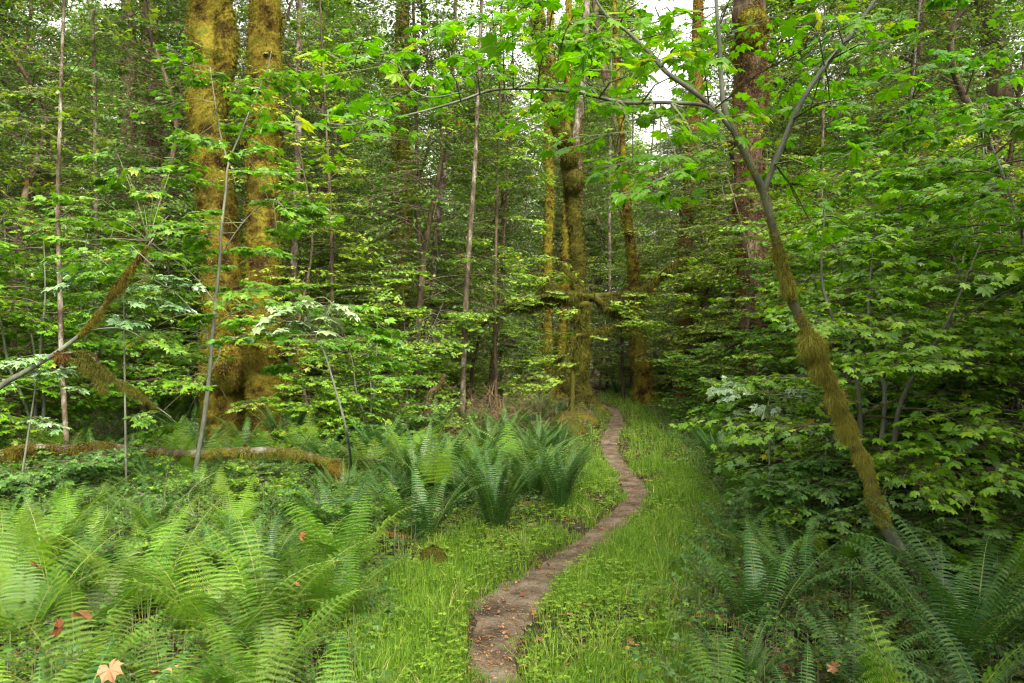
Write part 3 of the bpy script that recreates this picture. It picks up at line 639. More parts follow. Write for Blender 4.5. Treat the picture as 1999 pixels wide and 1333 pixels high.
def burl(t, c, rx, rz, mossmat, seed, o, L=.05, n=9000, w_=.006):
    """moss-covered swelling"""
    U, V = 22, 30; th = np.linspace(0, np.pi, U)[:, None]; ph = np.linspace(0, 2*np.pi, V, endpoint=False)[None]
    dr = np.stack([np.sin(th)*np.cos(ph), np.sin(th)*np.sin(ph), np.cos(th)*np.ones_like(ph)], -1); s = dr*[rx, rx, rz]; s = s*(1+.5*(fbm(s+seed, 3.0/rx*.4, seed)-.5))[..., None]
    p = s+np.array(c)-o; i = np.arange(U-1)[:, None]*V; j = np.arange(V)[None]; j2 = (j+1) % V
    b = Buf(); b.add(p.reshape(-1, 3), [np.stack([i+j, i+V+j, i+V+j2, i+j2], -1).reshape(-1, 4)])
    moss_fuzz(b, p.reshape(-1, 3), dr.reshape(-1, 3), n, L, w_, np.random.default_rng(seed), .7, None, seed)
    return b.build('burl', MAT[mossmat], t, True)

# the pair of thick trunks, left
tA, oA, cA, rA, rrA = trunk_tree('mossy_maple_tree', 'thick golden moss covered trunk, left of the close pair, reddish patch at its foot', [(432, 885), (434, 800), (430, 700), (434, 560), (426, 420), (410, 300), (406, 180), (411, 60), (414, -60)], [40, 36, 36, 33, 32, 34, 36, 37, 36], 12.2, 'moss', 'moss', 3, fuzz=110000, rough=.26, rf=3.4, mask=.33, L=.032, w_=.005)
burl(tA, P(448, 715, 11.9), .30, .36, 'moss', 4, oA, L=.07, n=14000)
burl(tA, P(440, 85, 12.1), .20, .70, 'moss', 6, oA, L=.07, n=12000)
burl(tA, P(385, 200, 12.2), .16, .35, 'darkmoss', 8, oA)
tB, oB, cB, rB, rrB = trunk_tree('mossy_maple_tree', 'straight golden moss covered trunk, right one of the close pair', [(516, 880), (517, 800), (515, 700), (513, 560), (515, 420), (517, 300), (516, 180), (517, 60), (518, -60)], [32, 30, 31, 29, 30, 31, 29, 28, 28], 11.8, 'moss', 'moss', 13, fuzz=90000, rough=.2, rf=3.8, flare=.35, L=.030, w_=.005)
burl(tB, P(512, 685, 11.6), .24, .28, 'moss', 14, oB, L=.07, n=10000)
# thick mossy stub behind right of the pair
stub(tB, [P(545, 770, 11.8), P(575, 720, 11.9), P(600, 685, 12.0)], [.09, .08, .07], 'bark', 'moss', rrB, oB, .16, 3500)
stub(tB, [P(560, 740, 12.5), P(605, 660, 12.6), P(640, 610, 12.7), (P(690, 596, 12.8))], [.05, .05, .05, .03], 'bark', 'moss', rrB, oB, .10, 2200)

# twisted tree beside the path
ct = [(1150, 818), (1140, 780), (1126, 745), (1138, 700), (1138, 640), (1130, 580), (1128, 520), (1122, 450), (1116, 380), (1112, 320), (1098, 270), (1075, 215), (1066, 160), (1060, 110), (1050, 60), (1052, 0)]
crd = [22, 19, 16, 17, 15, 14, 14, 13, 13, 15, 11, 14, 13, 11, 12, 11]
tC, oC, cC, rC, rrC = trunk_tree('twisted_mossy_tree', 'twisted moss covered tree leaning beside the far end of the path', ct, crd, 18.2, 'darkmoss', 'darkmoss', 23, fuzz=42000, rough=.38, rf=2.4, L=.05, w_=.009, flare=1.1)
for (px, py, rx, rz) in ((1122, 352, .24, .30), (1113, 303, .20, .24), (1104, 275, .18, .22), (1078, 205, .22, .28), (1108, 742, .22, .32)): burl(tC, P(px, py, 18.0), rx, rz, 'darkmoss', px, oC, .06, 5000, .009)
b = Buf(); p_ = [P(a, c, 18.5)-oC for a, c in [(1124, 400), (1127, 330), (1124, 280), (1130, 220), (1138, 160), (1139, 100), (1144, 40), (1148, -40)]]; s_, n_, _, _ = tube(b, p_, [.12, .13, .11, .11, .10, .09, .09, .07], 16, 10, .35, 4, 5)
st_ = b.build('second_stem', MAT['pale'], tC, True); mb = Buf(); moss_fuzz(mb, s_, n_, 9000, .07, .009, rrC, .6, .5, 9); mb.build('moss', MAT['redmoss'], st_)

# small spidery mossy tree standing before it
tS = thing('spidery_mossy_tree', 'small dark tree with long drooping mossy arms in front of the twisted tree', 'tree', tuple(P(1150, 815, 14.2)*[1, 1, 0])); oS = P(1150, 815, 14.2)*[1, 1, 0]; rs = np.random.default_rng(4)
b = Buf(); p_ = [P(a, c, 14.2)-oS for a, c in [(1114, 850), (1120, 700), (1128, 650), (1136, 620), (1150, 586), (1160, 578)]]; tube(b, p_, [.05, .05, .055, .06, .07, .05], 10, 8, .2, 8, 4); b.build('trunk', MAT['darkmoss'], tS, True)
arms = [([(1150, 595), (1115, 592), (1075, 585), (1040, 596), (1000, 600), (965, 616), (935, 640)], .07), ([(1158, 580), (1120, 575), (1095, 573), (1070, 560), (1045, 575)], .05), ([(1160, 580), (1185, 600), (1205, 615), (1230, 626), (1245, 640)], .065),
        ([(1160, 578), (1200, 575), (1240, 570), (1280, 548), (1320, 512), (1350, 500)], .05), ([(1160, 585), (1200, 583), (1250, 577), (1290, 572)], .035), ([(1152, 590), (1140, 615), (1132, 650), (1125, 700), (1120, 730)], .06), ([(1120, 655), (1112, 690), (1090, 700), (1080, 704)], .06),
        ([(1112, 680), (1105, 705), (1080, 735), (1065, 750)], .03), ([(1125, 655), (1160, 648), (1200, 635), (1240, 628)], .035), ([(1100, 575), (1080, 555), (1050, 540), (1030, 530)], .03), ([(1140, 560), (1110, 530), (1080, 500)], .02)]
lb = Buf(); tw = Buf()
for (a_, r0) in arms:
    dz = rs.uniform(-1.0, .6); q = [P(x_, y_, 14.1+dz*k/len(a_)) for k, (x_, y_) in enumerate(a_)]; rad = list(np.linspace(r0, .012, len(q)))
    stub(tS, q, [w__*1.25 for w__ in rad], 'darkmoss', 'darkmoss', rs, oS, .13 if r0 > .03 else .08, 3200)
    T = np.array([q[k]+rs.normal(0, .08, 3) for k in rs.integers(1, len(q), 9)])-oS; dq = unit(q[-1]-q[0]); az = math.atan2(dq[1], dq[0])+rs.normal(0, .8, len(T))
    place_sprays(lb, tw, T, az, rs.normal(-.05, .15, len(T)), rs.uniform(.7, 1.1, len(T)), 'low', .075, rs)
lb.build('crown', MAT['maple_far'], tS); tw.build('twig', MAT['twig'], tS)

trunk_tree('mossy_stump_tree', 'short thick mossy trunk standing in the grass right of the path end', [(1258, 790), (1256, 740), (1250, 690), (1244, 640), (1240, 600), (1236, 520), (1226, 440), (1222, 380)], [21, 17, 15, 14, 12, 9, 7, 6], 21.5, 'moss', 'moss', 33, fuzz=24000, rough=.28, L=.06, w_=.010, flare=.9)
trunk_tree('mossy_maple_tree', 'slim rusty moss covered trunk just left of the twisted tree', [(1070, 790), (1070, 700), (1068, 600), (1070, 480), (1072, 380), (1071, 280), (1072, 180), (1074, 60)], [11, 11, 10, 9, 9, 8, 8, 7], 23.5, 'moss', 'moss', 43, fuzz=14000, rough=.3, L=.07, w_=.012)
trunk_tree('mossy_maple_tree', 'slim rusty trunk squeezed behind the twisted tree', [(1096, 780), (1096, 700), (1100, 620), (1104, 520), (1106, 400), (1108, 200)], [11, 10, 10, 9, 8, 7], 24.5, 'moss', 'moss', 44, fuzz=10000, rough=.3, L=.07, w_=.012)
# large red-brown trunk, right
tR, oR, cR, rR, rrR = trunk_tree('red_bark_tree', 'large red brown trunk with shaggy moss behind the leaning maple', [(1492, 880), (1486, 760), (1480, 640), (1470, 500), (1462, 360), (1458, 240), (1466, 140), (1462, 40), (1468, -60)], [38, 35, 34, 32, 31, 31, 31, 30, 29], 13.5, 'redbark', 'redmoss', 53, fuzz=60000, rough=.24, mask=.42, L=.05, w_=.007)
burl(tR, P(1470, 52, 13.2), .27, .36, 'moss', 54, oR, L=.07, n=11000)
trunk_tree('mossy_maple_tree', 'slim mossy trunk left of the large red brown trunk', [(1335, 800), (1334, 700), (1336, 560), (1340, 430), (1350, 300), (1358, 180), (1362, 60), (1364, -40)], [17, 15, 14, 12, 11, 13, 11, 10], 17.5, 'redmoss', 'moss', 63, fuzz=14000, rough=.25, mask=.4, L=.06, w_=.009)
trunk_tree('mossy_maple_tree', 'dark mossy trunk with forked top seen above the stump by the path', [(1240, 640), (1232, 480), (1222, 420), (1215, 340), (1200, 250)], [10, 12, 11, 8, 7], 26, 'bark', 'darkmoss', 64, fuzz=9000, rough=.3, L=.07, w_=.012)
# dark trunks, upper left
trunk_tree('mossy_maple_tree', 'dark trunk far left of the pair, broken moss collar half way up', [(262, 800), (258, 600), (256, 420), (252, 330), (250, 230), (252, 120), (250, 0)], [20, 19, 17, 15, 15, 13, 12], 18, 'bark', 'darkmoss', 73, fuzz=18000, rough=.25, mask=.3, L=.06, w_=.009)
tq, oq, cq, rq, rrq = trunk_tree('mossy_maple_tree', 'dark trunk with short side limb between the far left trunk and the pair', [(300, 800), (298, 600), (300, 420), (300, 300), (304, 200), (294, 100), (290, 0)], [18, 17, 16, 14, 15, 16, 15], 19, 'bark', 'redmoss', 74, fuzz=18000, rough=.25, mask=.3, L=.06, w_=.009)
stub(tq, [P(300, 215, 19), P(325, 200, 19), P(338, 185, 19)], [.12, .1, .06], 'bark', 'darkmoss', rrq, oq, .12, 1500)
# centre-left trunks
trunk_tree('mossy_maple_tree', 'mossy brown trunk with swollen green foot, left of the pale poles', [(775, 775), (778, 730), (782, 640), (785, 560), (790, 450), (792, 350), (786, 240), (788, 120), (790, 0)], [19, 16, 13, 13, 12, 13, 11, 10, 10], 17, 'moss', 'moss', 83, fuzz=18000, rough=.25, L=.06, w_=.009, flare=.8)
trunk_tree('mossy_maple_tree', 'thin dark trunk touching the swollen footed one', [(755, 780), (758, 660), (762, 560), (768, 430), (770, 300), (776, 150), (780, 0)], [9, 9, 9, 8, 7, 7, 6], 19, 'moss', 'moss', 84, fuzz=8000, rough=.2, L=.05, w_=.009)
# far right
trunk_tree('mossy_maple_tree', 'dark heavy trunk against the sky at the upper right corner', [(1990, 760), (1985, 560), (1975, 400), (1962, 260), (1945, 120), (1925, 0), (1915, -60)], [26, 24, 22, 22, 20, 20, 18], 14, 'bark', 'darkmoss', 93, fuzz=12000, rough=.15, mask=.5, L=.05, w_=.008)
trunk_tree('mossy_maple_tree', 'dark rotting trunk deep in the thicket on the right', [(1770, 780), (1770, 660), (1772, 560), (1776, 460), (1780, 360)], [16, 15, 15, 14, 12], 16, 'redbark', 'redmoss', 94, fuzz=8000, rough=.25, L=.05, w_=.008)
trunk_tree('mossy_maple_tree', 'brown trunk right of the rotting trunk in the thicket', [(1868, 780), (1860, 660), (1858, 540), (1856, 400), (1850, 200)], [14, 14, 13, 12, 10], 17, 'moss', 'moss', 95, fuzz=8000, rough=.25, L=.05, w_=.008)

# rusty rotten stump at right
b = Buf(); g = GZ(1515, 985); tst = thing('rotten_stump', 'short rusty rotten stump behind the pale feathery fern', 'stump', (g[0], g[1], 0)); s_, n_, _, _ = tube(b, [(0, 0, -.1), (0, 0, .2), (.01, 0, .42), (0.0, 0, .5)], [.11, .09, .075, .05], 20, 8, .35, 9, 2, .5); b.build('trunk', MAT['redbark'], tst, True)
mb = Buf(); moss_fuzz(mb, s_, n_, 3000, .02, .003, rs, .5, .5, 3); mb.build('moss', MAT['redmoss'], tst)
# ------------------------------------------------------------------ pale slender poles
def pole(label, cols, rads, d, bark='pale', seed=1, group=None, leaves=0, kind='low', leaf=.08, lm='maple_far', s0=.35, name='slender_tree', mosst=0):
    r = np.random.default_rng(seed); base = P(cols[0][0], cols[0][1], d); o = np.array([base[0], base[1], 0]); t = thing(name, label, 'tree', o, 0, group)
    pts = [P(a, c, d)-o for a, c in cols]; pts.insert(0, np.array([pts[0][0], pts[0][1], -.1])); rad = [q*d/F for q in rads]; rad.insert(0, rad[0]*1.1)
    if name == 'slender_tree': v_ = unit(pts[-1]-pts[-2])+[0, 0, .3]; pts += [pts[-1]+v_*1.6, pts[-1]+v_*3.4]; rad += [rad[-1]*.6, rad[-1]*.12]
    b = Buf(); tube(b, pts, rad, 9, 6, .12, 5, seed); b.build('trunk', MAT[bark], t, True)
    if mosst:
        mb = Buf(); moss_sleeve(mb, pts, rad, mosst, .05, r, w=.005, hang=.8); mb.build('moss', MAT['darkmoss'], t)
    if leaves:
        lb, tw = Buf(), Buf(); c, rr = smooth_path(pts, rad, 6); n_ = len(c)
        k = (n_*(s0+(1-s0)*r.random(leaves)**.8)).astype(int).clip(0, n_-1); az = r.uniform(0, 6.28, leaves); ln = r.uniform(.15, .9, leaves); dz = ln*r.uniform(.1, .6, leaves)
        e = c[k]+np.column_stack([np.cos(az)*ln, np.sin(az)*ln, dz]); thin_lines(tw, c[k], e, .006, .003)
        place_sprays(lb, tw, e, az+r.normal(0, .4, leaves), r.normal(-.1, .2, leaves), r.uniform(.6, 1.1, leaves), kind, leaf, r)
        lb.build('crown', MAT[lm], t); tw.build('twig', MAT['twig'], t)
    return t
pole('pale mottled white pole like tree nearest the left edge', [(134, 935), (126, 800), (120, 700), (118, 600), (114, 480), (113, 380), (117, 250), (120, 130), (125, 0), (126, -60)], [5.5, 5, 4.5, 4.5, 4, 4, 3.5, 3, 3, 2], 9.0, seed=1, leaves=40, mosst=120)
pole('thin pale pole between the left edge pole and the dark trunks', [(190, 800), (188, 600), (187, 420), (186, 300), (184, 150), (180, 0)], [5, 4.5, 4.5, 4, 4, 3], 14, seed=2, leaves=50)
pole('slender pale tree leaning right in the middle left, forked twig half way', [(900, 870), (903, 780), (905, 700), (908, 620), (912, 540), (918, 450), (924, 370), (930, 250), (936, 120), (940, 0)], [6, 5.5, 5.5, 5.5, 5, 5, 4.5, 4, 3.5, 3], 13, seed=3, leaves=70, mosst=120)
pole('pale mottled tree with rusty patches left of the leaning slender one', [(838, 800), (840, 700), (844, 600), (848, 500), (855, 430), (864, 360), (872, 290), (880, 200), (886, 80)], [7, 6.5, 6, 6, 6, 5.5, 5, 4.5, 4], 14.5, seed=4, leaves=60, mosst=200)
pole('dark thin tree right beside the pale mottled one', [(818, 800), (820, 680), (820, 560), (818, 440), (814, 340), (812, 200), (808, 60)], [5, 4.5, 4.5, 4, 4, 3.5, 3], 15, bark='bark', seed=5, leaves=60)
pole('broken mossy snag leaning over the brush in the middle left', [(826, 875), (832, 810), (840, 770), (858, 755), (868, 730)], [9, 8, 7, 6, 4], 11.5, bark='bark', seed=6, mosst=1200, name='dead_snag')
pole('dark thin straight tree with small leaves above the middle left brush', [(968, 760), (966, 640), (968, 480), (972, 340), (975, 200), (978, 60)], [3.5, 3.5, 3, 3, 2.5, 2.5], 15, bark='bark', seed=7, leaves=80)
pole('forked mossy stems rising from the brown brush left of the twisted tree', [(955, 790), (962, 700), (970, 640), (978, 560), (985, 440)], [5, 4.5, 4, 3, 2], 16, bark='bark', seed=8, leaves=40, mosst=500)
pole('pale short trunk between the mossy pair and the broken snag', [(565, 870), (566, 820), (568, 770), (570, 640), (574, 500), (580, 320), (584, 100)], [8, 8, 8, 8, 7, 7, 6], 14.5, seed=9, leaves=70)
pole('thin dark stem rising right of the mossy pair', [(655, 830), (650, 700), (648, 560), (646, 430), (640, 300), (630, 120)], [4, 4, 3.5, 3, 3, 2], 12.5, bark='bark', seed=10, leaves=60, leaf=.09)
pole('distant white birch like pole right of the twisted tree', [(1186, 760), (1186, 660), (1190, 560), (1190, 400), (1192, 240)], [4, 4, 3.5, 3, 3], 30, seed=11)
pole('pale distant pole behind the right thicket', [(1600, 760), (1600, 600), (1602, 440), (1606, 260)], [4, 4, 3.5, 3], 15, seed=12, leaves=50)
pole('thin grey stem with hanging moss in the right thicket', [(1730, 770), (1736, 640), (1744, 520), (1752, 420), (1766, 300), (1778, 200)], [7, 6.5, 5, 4.5, 4, 3], 8.5, bark='greybark', seed=13, leaves=50, leaf=.10, kind='mid', lm='maple', mosst=700)
pole('mossy leaning stem low at the right edge', [(1992, 830), (1975, 780), (1960, 740), (1948, 700), (1935, 600), (1940, 480), (1960, 380)], [9, 8, 8, 7, 6, 5, 4], 8.0, bark='bark', seed=14, leaves=30, leaf=.10, kind='mid', lm='maple', mosst=1500)

# ------------------------------------------------------------------ leafed stems built in place
def wood(t, o, lst, bark, name='branch', first='trunk', seg=9):
    out = []
    for k, (pts, rad) in enumerate(lst):
        b = Buf(); p = [np.array(q)-o for q in pts]; tube(b, p, rad, seg, 7, .07, 9, k)
        out.append((b.build(first if k == 0 else name, MAT[bark], t, True), p, rad))
    return out
def leafy(t, o, wl, n, kind, leaf, lm, r, t0=.2, ln=(.1, .5), up=(0, .5), sc_=(.6, 1.1), protos=SPR, targets=(), tg_scale=(.8, 1.2), twr=.0022, tlt=(-.1, .2), vshift=0.):
    lb, tw = Buf(), Buf(); T = []; A = []
    allc = []
    for _, p, rad in wl:
        c, rr = smooth_path(p, rad, 8); m0 = int(len(c)*t0) if len(wl) > 1 or True else 0; allc.append(c[m0:])
    ac = np.concatenate(allc)
    w_ = np.concatenate([np.full(len(c), 1.0) for c in allc]); k = r.choice(len(ac), n, p=w_/w_.sum()) if n else np.array([], int)
    az = r.uniform(0, 6.28, n); l = r.uniform(ln[0], ln[1], n); e = ac[k]+np.column_stack([np.cos(az)*l, np.sin(az)*l, l*r.uniform(up[0], up[1], n)])
    thin_lines(tw, ac[k], e, .005, .003)
    if n: place_sprays(lb, tw, e, az+r.normal(0, .4, n), r.normal(tlt[0], tlt[1], n), r.uniform(sc_[0], sc_[1], n), kind, leaf, r, protos, twr=twr, vshift=vshift)
    if len(targets):
        TG = np.array([P(*q)-o for q in targets]); src = []
        for q in TG:
            dd = np.linalg.norm(ac-q, axis=1); src.append(ac[np.argmin(dd)])
        src = np.array(src); mid = (src+TG)/2+[0, 0, .03]; thin_lines(tw, src, mid, .0055, .004); thin_lines(tw, mid, TG, .004, .003)
        dv = TG-src; az = np.arctan2(dv[:, 1], dv[:, 0])+r.normal(0, .5, len(TG))
        place_sprays(lb, tw, TG, az, r.normal(tlt[0], tlt[1], len(TG)), r.uniform(tg_scale[0], tg_scale[1], len(TG)), kind, leaf, r, protos, twr=twr, vshift=vshift)
    lb.build('crown', MAT[lm], t); tw.build('twig', MAT['greentwig'], t)

# leaning maple right of the path
r = np.random.default_rng(77)
bs = GZ(1815, 1180); o = bs*[1, 1, 0]; tL = thing('leaning_maple_tree', 'slender leaning maple with shaggy moss tufts on its stem, right of the path', 'tree', tuple(o)); dB = 4.45
def PL(px, py, d=None): return P(px, py, d if d else np.interp(py, [0, 250, 400, 700, 1160], [3.6, 3.7, 3.8, 4.1, 4.4]))
main = [(bs*[1, 1, 0])+[0, 0, -.1], PL(1790, 1130), PL(1745, 1055), PL(1712, 985), PL(1690, 910), PL(1660, 850), PL(1634, 780), PL(1600, 700), PL(1572, 640), PL(1548, 590), PL(1528, 520), PL(1508, 440), PL(1490, 375), PL(1462, 315), PL(1436, 262), PL(1415, 215), PL(1408, 150), PL(1404, 80), PL(1398, 0), PL(1392, -120)]
mr = [.042, .040, .037, .034, .032, .030, .029, .027, .026, .025, .024, .022, .021, .019, .018, .015, .012, .010, .009, .005]
LBR = [(main, mr),
       ([PL(1490, 375), PL(1512, 320), PL(1545, 240), PL(1570, 190), PL(1610, 130), PL(1660, 70), PL(1715, -10), PL(1780, -110)], [.017, .016, .015, .014, .013, .012, .010, .006]),
       ([PL(1432, 255), PL(1395, 212), PL(1350, 175), PL(1300, 140), PL(1270, 105), PL(1225, 62), PL(1180, 25), PL(1130, -60)], [.016, .014, .013, .012, .010, .009, .007, .004]),
       ([PL(1405, 222), PL(1370, 204), PL(1290, 200), PL(1220, 200), PL(1170, 190), PL(1110, 178), PL(1030, 173), PL(960, 176), PL(900, 196), PL(830, 216), PL(760, 232), PL(680, 244), PL(640, 240)], [.011, .0105, .010, .0095, .009, .008, .0075, .007, .006, .0055, .005, .004, .002]),
       ([PL(1170, 190), PL(1130, 150), PL(1085, 110), PL(1070, 100)], [.005, .004, .003, .002]),
       ([PL(900, 180), PL(840, 190), PL(800, 170), PL(780, 130), PL(785, 100)], [.004, .004, .003, .003, .002]),
       ([PL(1270, 42), PL(1200, 38), PL(1150, 25)], [.004, .003, .002]),
       ([PL(1225, 62), PL(1290, 40), PL(1360, 20), PL(1420, 10)], [.005, .004, .003, .002])]
wl = wood(tL, o, LBR, 'greybark')
tr_ = wl[0][0]
for (a_, c_, L_, n_) in ((.12, .25, .055, 20000), (.255, .335, .09, 26000), (.33, .42, .11, 34000), (.41, .48, .03, 14000), (.475, .56, .045, 22000), (.03, .80, .014, 9000)):
    mb = Buf(); moss_sleeve(mb, wl[0][1], [q*1.05 for q in mr], n_, L_, r, w=.0009, t0=a_, t1=c_, k=8, puff=.8, hang=1.0); mb.build('moss', MAT['brightmoss'], tL)
tg = [(1000, 30), (1040, 60), (1070, 40), (1090, 95), (1060, 110), (980, 60), (1010, 90), (1120, 30), (1150, 60), (1080, 10), (960, 20), (1180, 90), (760, 95), (740, 130), (800, 110), (850, 130), (880, 140), (790, 175), (820, 160), (930, 145), (700, 150), (640, 215), (660, 250), (700, 260), (640, 270), (720, 215),
      (1140, 225), (1035, 215), (1220, 150), (1240, 120), (1225, 235), (1235, 255), (1235, 320), (1200, 300), (1310, 150), (1300, 100), (1340, 80), (1360, 40), (1290, 20), (1240, 10), (1420, 20), (1460, 50), (1500, 20), (1530, 150), (1560, 120), (1500, 200), (1380, 130), (1400, 60), (1540, 60), (1590, 40), (1620, 20), (1580, 90), (1640, 110), (1690, 60), (1720, 20), (1740, 80),
      (1350, 240), (1370, 300), (1290, 290), (1330, 330), (1400, 320), (1340, 370), (1270, 330), (1520, 260), (1560, 300), (1600, 330), (1620, 200), (1660, 190), (1350, 200), (1320, 260), (1560, 400), (1580, 430)]
rt = np.random.default_rng(3)
tg = [(a_, c_, 3.3+rt.uniform(-.55, .9)+(.9 if 1370 < a_ < 1580 else 0)) for a_, c_ in tg]
leafy(tL, o, [wl[k] for k in (1, 2, 3, 4, 5, 6, 7)], 22, 'hi', .066, 'maple_bright', r, .15, (.05, .3), (-.1, .4), (.55, .9), SPR_SMALL, tg, (.7, 1.1), tlt=(-.15, .2))

# tall green stemmed sapling left
r = np.random.default_rng(78)
bs = GZ(372, 975); o = bs*[1, 1, 0]; dS = 7.4; t = thing('maple_sapling', 'slender grey green sapling standing in front of the mossy pair, forked at the top', 'tree', tuple(o))
def PS(px, py, d=dS): return P(px, py, d)
w0 = [o+[0, 0, -.1], PS(385, 900), PS(398, 820), PS(408, 740), PS(414, 660), PS(420, 600), PS(428, 520), PS(432, 450), PS(440, 380), PS(446, 320), PS(470, 260), PS(490, 210), PS(520, 140), PS(530, 100)]
wl = wood(t, o, [(w0, [.027, .025, .023, .021, .020, .018, .016, .014, .012, .010, .008, .006, .005, .003]), ([PS(446, 320), PS(430, 260), PS(420, 200), PS(410, 130)], [.009, .008, .006, .003]),
    ([PS(406, 735), PS(425, 700), PS(432, 675)], [.008, .006, .004]), ([PS(412, 690), PS(398, 640), PS(370, 600), PS(340, 570), PS(290, 540)], [.009, .008, .006, .005, .003]), ([PS(420, 590), PS(380, 540), PS(330, 500), PS(290, 470)], [.008, .007, .005, .003]),
    ([PS(416, 640), PS(460, 610), PS(520, 600), PS(560, 605)], [.008, .006, .005, .003]), ([PS(430, 500), PS(470, 440), PS(510, 400), PS(540, 390)], [.008, .006, .004, .003])], 'greybark')
tg = [(q[0], q[1], dS+r.uniform(-.9, .9)) for q in [(400, 140), (380, 160), (430, 150), (360, 130), (520, 125), (505, 145), (420, 180), (440, 190), (470, 200), (450, 160), (500, 210), (520, 240), (440, 240), (420, 300), (390, 265), (480, 300), (500, 350), (530, 340), (540, 380), (500, 390), (460, 360), (420, 350), (540, 400), (560, 420), (520, 430), (540, 450), (480, 440), (430, 420), (410, 400), (350, 300), (330, 340), (300, 370), (250, 340), (240, 330), (230, 300),
   (280, 400), (330, 420), (370, 440), (390, 470), (350, 500), (300, 480), (260, 500), (230, 520), (280, 540), (320, 560), (350, 560), (250, 470), (210, 540), (240, 575), (290, 590), (390, 560), (400, 600), (450, 560), (480, 580), (500, 560), (450, 610), (430, 640), (380, 650), (340, 640), (300, 640), (390, 690), (340, 700), (540, 560), (360, 820), (320, 800), (450, 790), (460, 770), (360, 740), (470, 520), (520, 500), (180, 500), (160, 470), (150, 430), (220, 420), (200, 390)]]
tg = [q for i_, q in enumerate(tg) if not (375 < q[0] < 560 and i_ % 5 in (1, 3))]
leafy(t, o, wl[1:], 14, 'hi', .082, 'maple', r, .1, (.1, .4), (-.1, .4), (.6, 1.0), SPR, tg, (.65, 1.05))

# big-leaf spray before the pair, sky sheen painted pale into its leaves
r = np.random.default_rng(79)
bs = GZ(690, 960); o = bs*[1, 1, 0]; t = thing('maple_sapling', 'arching thin maple stem with big leaves painted pale with sky sheen before the right mossy trunk', 'tree', tuple(o)); d_ = 6.6
wl = wood(t, o, [([o+[0, 0, -.05], P(680, 860, d_), P(655, 760, d_), P(630, 680, d_), P(610, 640, d_), P(590, 600, d_)], [.014, .012, .010, .008, .006, .004]), ([P(630, 680, d_), P(590, 640, d_), P(550, 620, d_), (P(525, 605, d_))], [.006, .005, .004, .003]), ([P(615, 650, d_), P(640, 610, d_), P(650, 590, d_)], [.005, .004, .003])], 'greybark')
tg = [(540, 610, 6.5), (565, 625, 6.6), (555, 640, 6.5), (640, 590, 6.6), (655, 595, 6.7), (620, 580, 6.6), (530, 590, 6.6), (600, 615, 6.6)]
leafy(t, o, wl[1:], 2, 'hi', .125, 'maple_painted_sheen', r, .3, (.05, .2), (0, .3), (.5, .8), SPR_SMALL, tg, (.5, .8), tlt=(-.35, .15))
leafy(t, o, wl[:1], 16, 'hi', .08, 'maple', r, .35, (.1, .5), (-.1, .3), (.6, .9))

for (px0, py0, d_, lab, nm, tg) in ((250, 985, 6.8, 'thin maple with glossy leaves painted silvery with sky sheen behind the slanting dead branch', 'maple', [(175, 520, 6.9), (205, 525, 6.8), (230, 590, 6.8), (270, 580, 6.8), (160, 545, 6.9), (300, 590, 6.7), (330, 560, 6.8), (250, 620, 6.7), (310, 540, 6.7), (190, 500, 6.8)]),
    (1500, 930, 6.4, 'small maple with glossy leaves painted pale with sky sheen before the large red brown trunk', 'maple', [(1460, 745, 6.4), (1490, 740, 6.4), (1470, 765, 6.3), (1520, 755, 6.4), (1500, 790, 6.3), (1540, 775, 6.4), (1480, 800, 6.3), (1560, 800, 6.3)]),
    (30, 930, 6.6, 'low maple with glossy leaves painted with sky sheen under the lower end of the slanting dead branch', 'maple', [(70, 690, 6.6), (110, 690, 6.5), (50, 700, 6.6), (90, 720, 6.5), (30, 740, 6.6)])):
    o = GZ(px0, py0)*[1, 1, 0]; o = D(px0, d_)*[1, 1, 0]; t = thing('maple_sapling', lab, 'tree', tuple(o)); m_ = np.mean(np.array(tg)[:, :2], 0)
    wl = wood(t, o, [([o+[0, 0, -.05], o*.5+P(m_[0], m_[1]+60, d_)*.5, P(m_[0], m_[1]+40, d_), P(m_[0], m_[1], d_)], [.012, .010, .007, .003])], 'greybark')
    leafy(t, o, wl, 5, 'hi', .095, 'maple_tinted_gloss', r, .5, (.05, .3), (0, .3), (.5, .8), SPR_SMALL, tg, (.7, 1.0), tlt=(-.15, .15))
# dead mossy branch leaning across the left
r = np.random.default_rng(80)
o = D(-60, 6.3)*[1, 1, 0]; t = thing('dead_branch', 'long dead branch hung with moss slanting up across the left', 'branch', tuple(o)); dd_ = 6.3
w0 = [P(-90, 830, dd_), P(0, 755, dd_), P(50, 725, dd_), P(115, 685, dd_), P(165, 645, dd_), P(200, 600, dd_), P(240, 545, dd_), P(270, 505, dd_), P(300, 465, dd_)]
rw = [.028, .025, .023, .020, .018, .017, .015, .012, .006]
wl = wood(t, o, [(w0, rw), ([P(120, 690, dd_), P(170, 690, dd_), P(210, 730, dd_), P(260, 760, dd_), P(300, 790, dd_), P(335, 815, dd_)], [.013, .012, .010, .008, .006, .004]), ([P(120, 695, dd_), P(170, 712, dd_), P(195, 745, dd_), P(215, 770, dd_)], [.010, .010, .008, .004]),
    ([P(165, 645, dd_), P(230, 640, dd_), P(270, 655, dd_), P(300, 680, dd_)], [.006, .005, .004, .002]), ([P(265, 505, dd_), P(255, 480, dd_), P(300, 520, dd_-.3)], [.006, .005, .003])], 'greybark', first='limb')
for k, (a_, c_, n_, L_) in enumerate(((.45, .97, 9000, .06), (.0, .9, 7000, .07), (0, 1, 8000, .075), (.2, .9, 2500, .04))):
    mb = Buf(); moss_sleeve(mb, wl[k][1], wl[k][2], n_, L_, r, w=.0015, t0=a_, t1=c_, puff=.5); mb.build('moss', MAT['darkmoss' if k else 'moss'], wl[k][0])
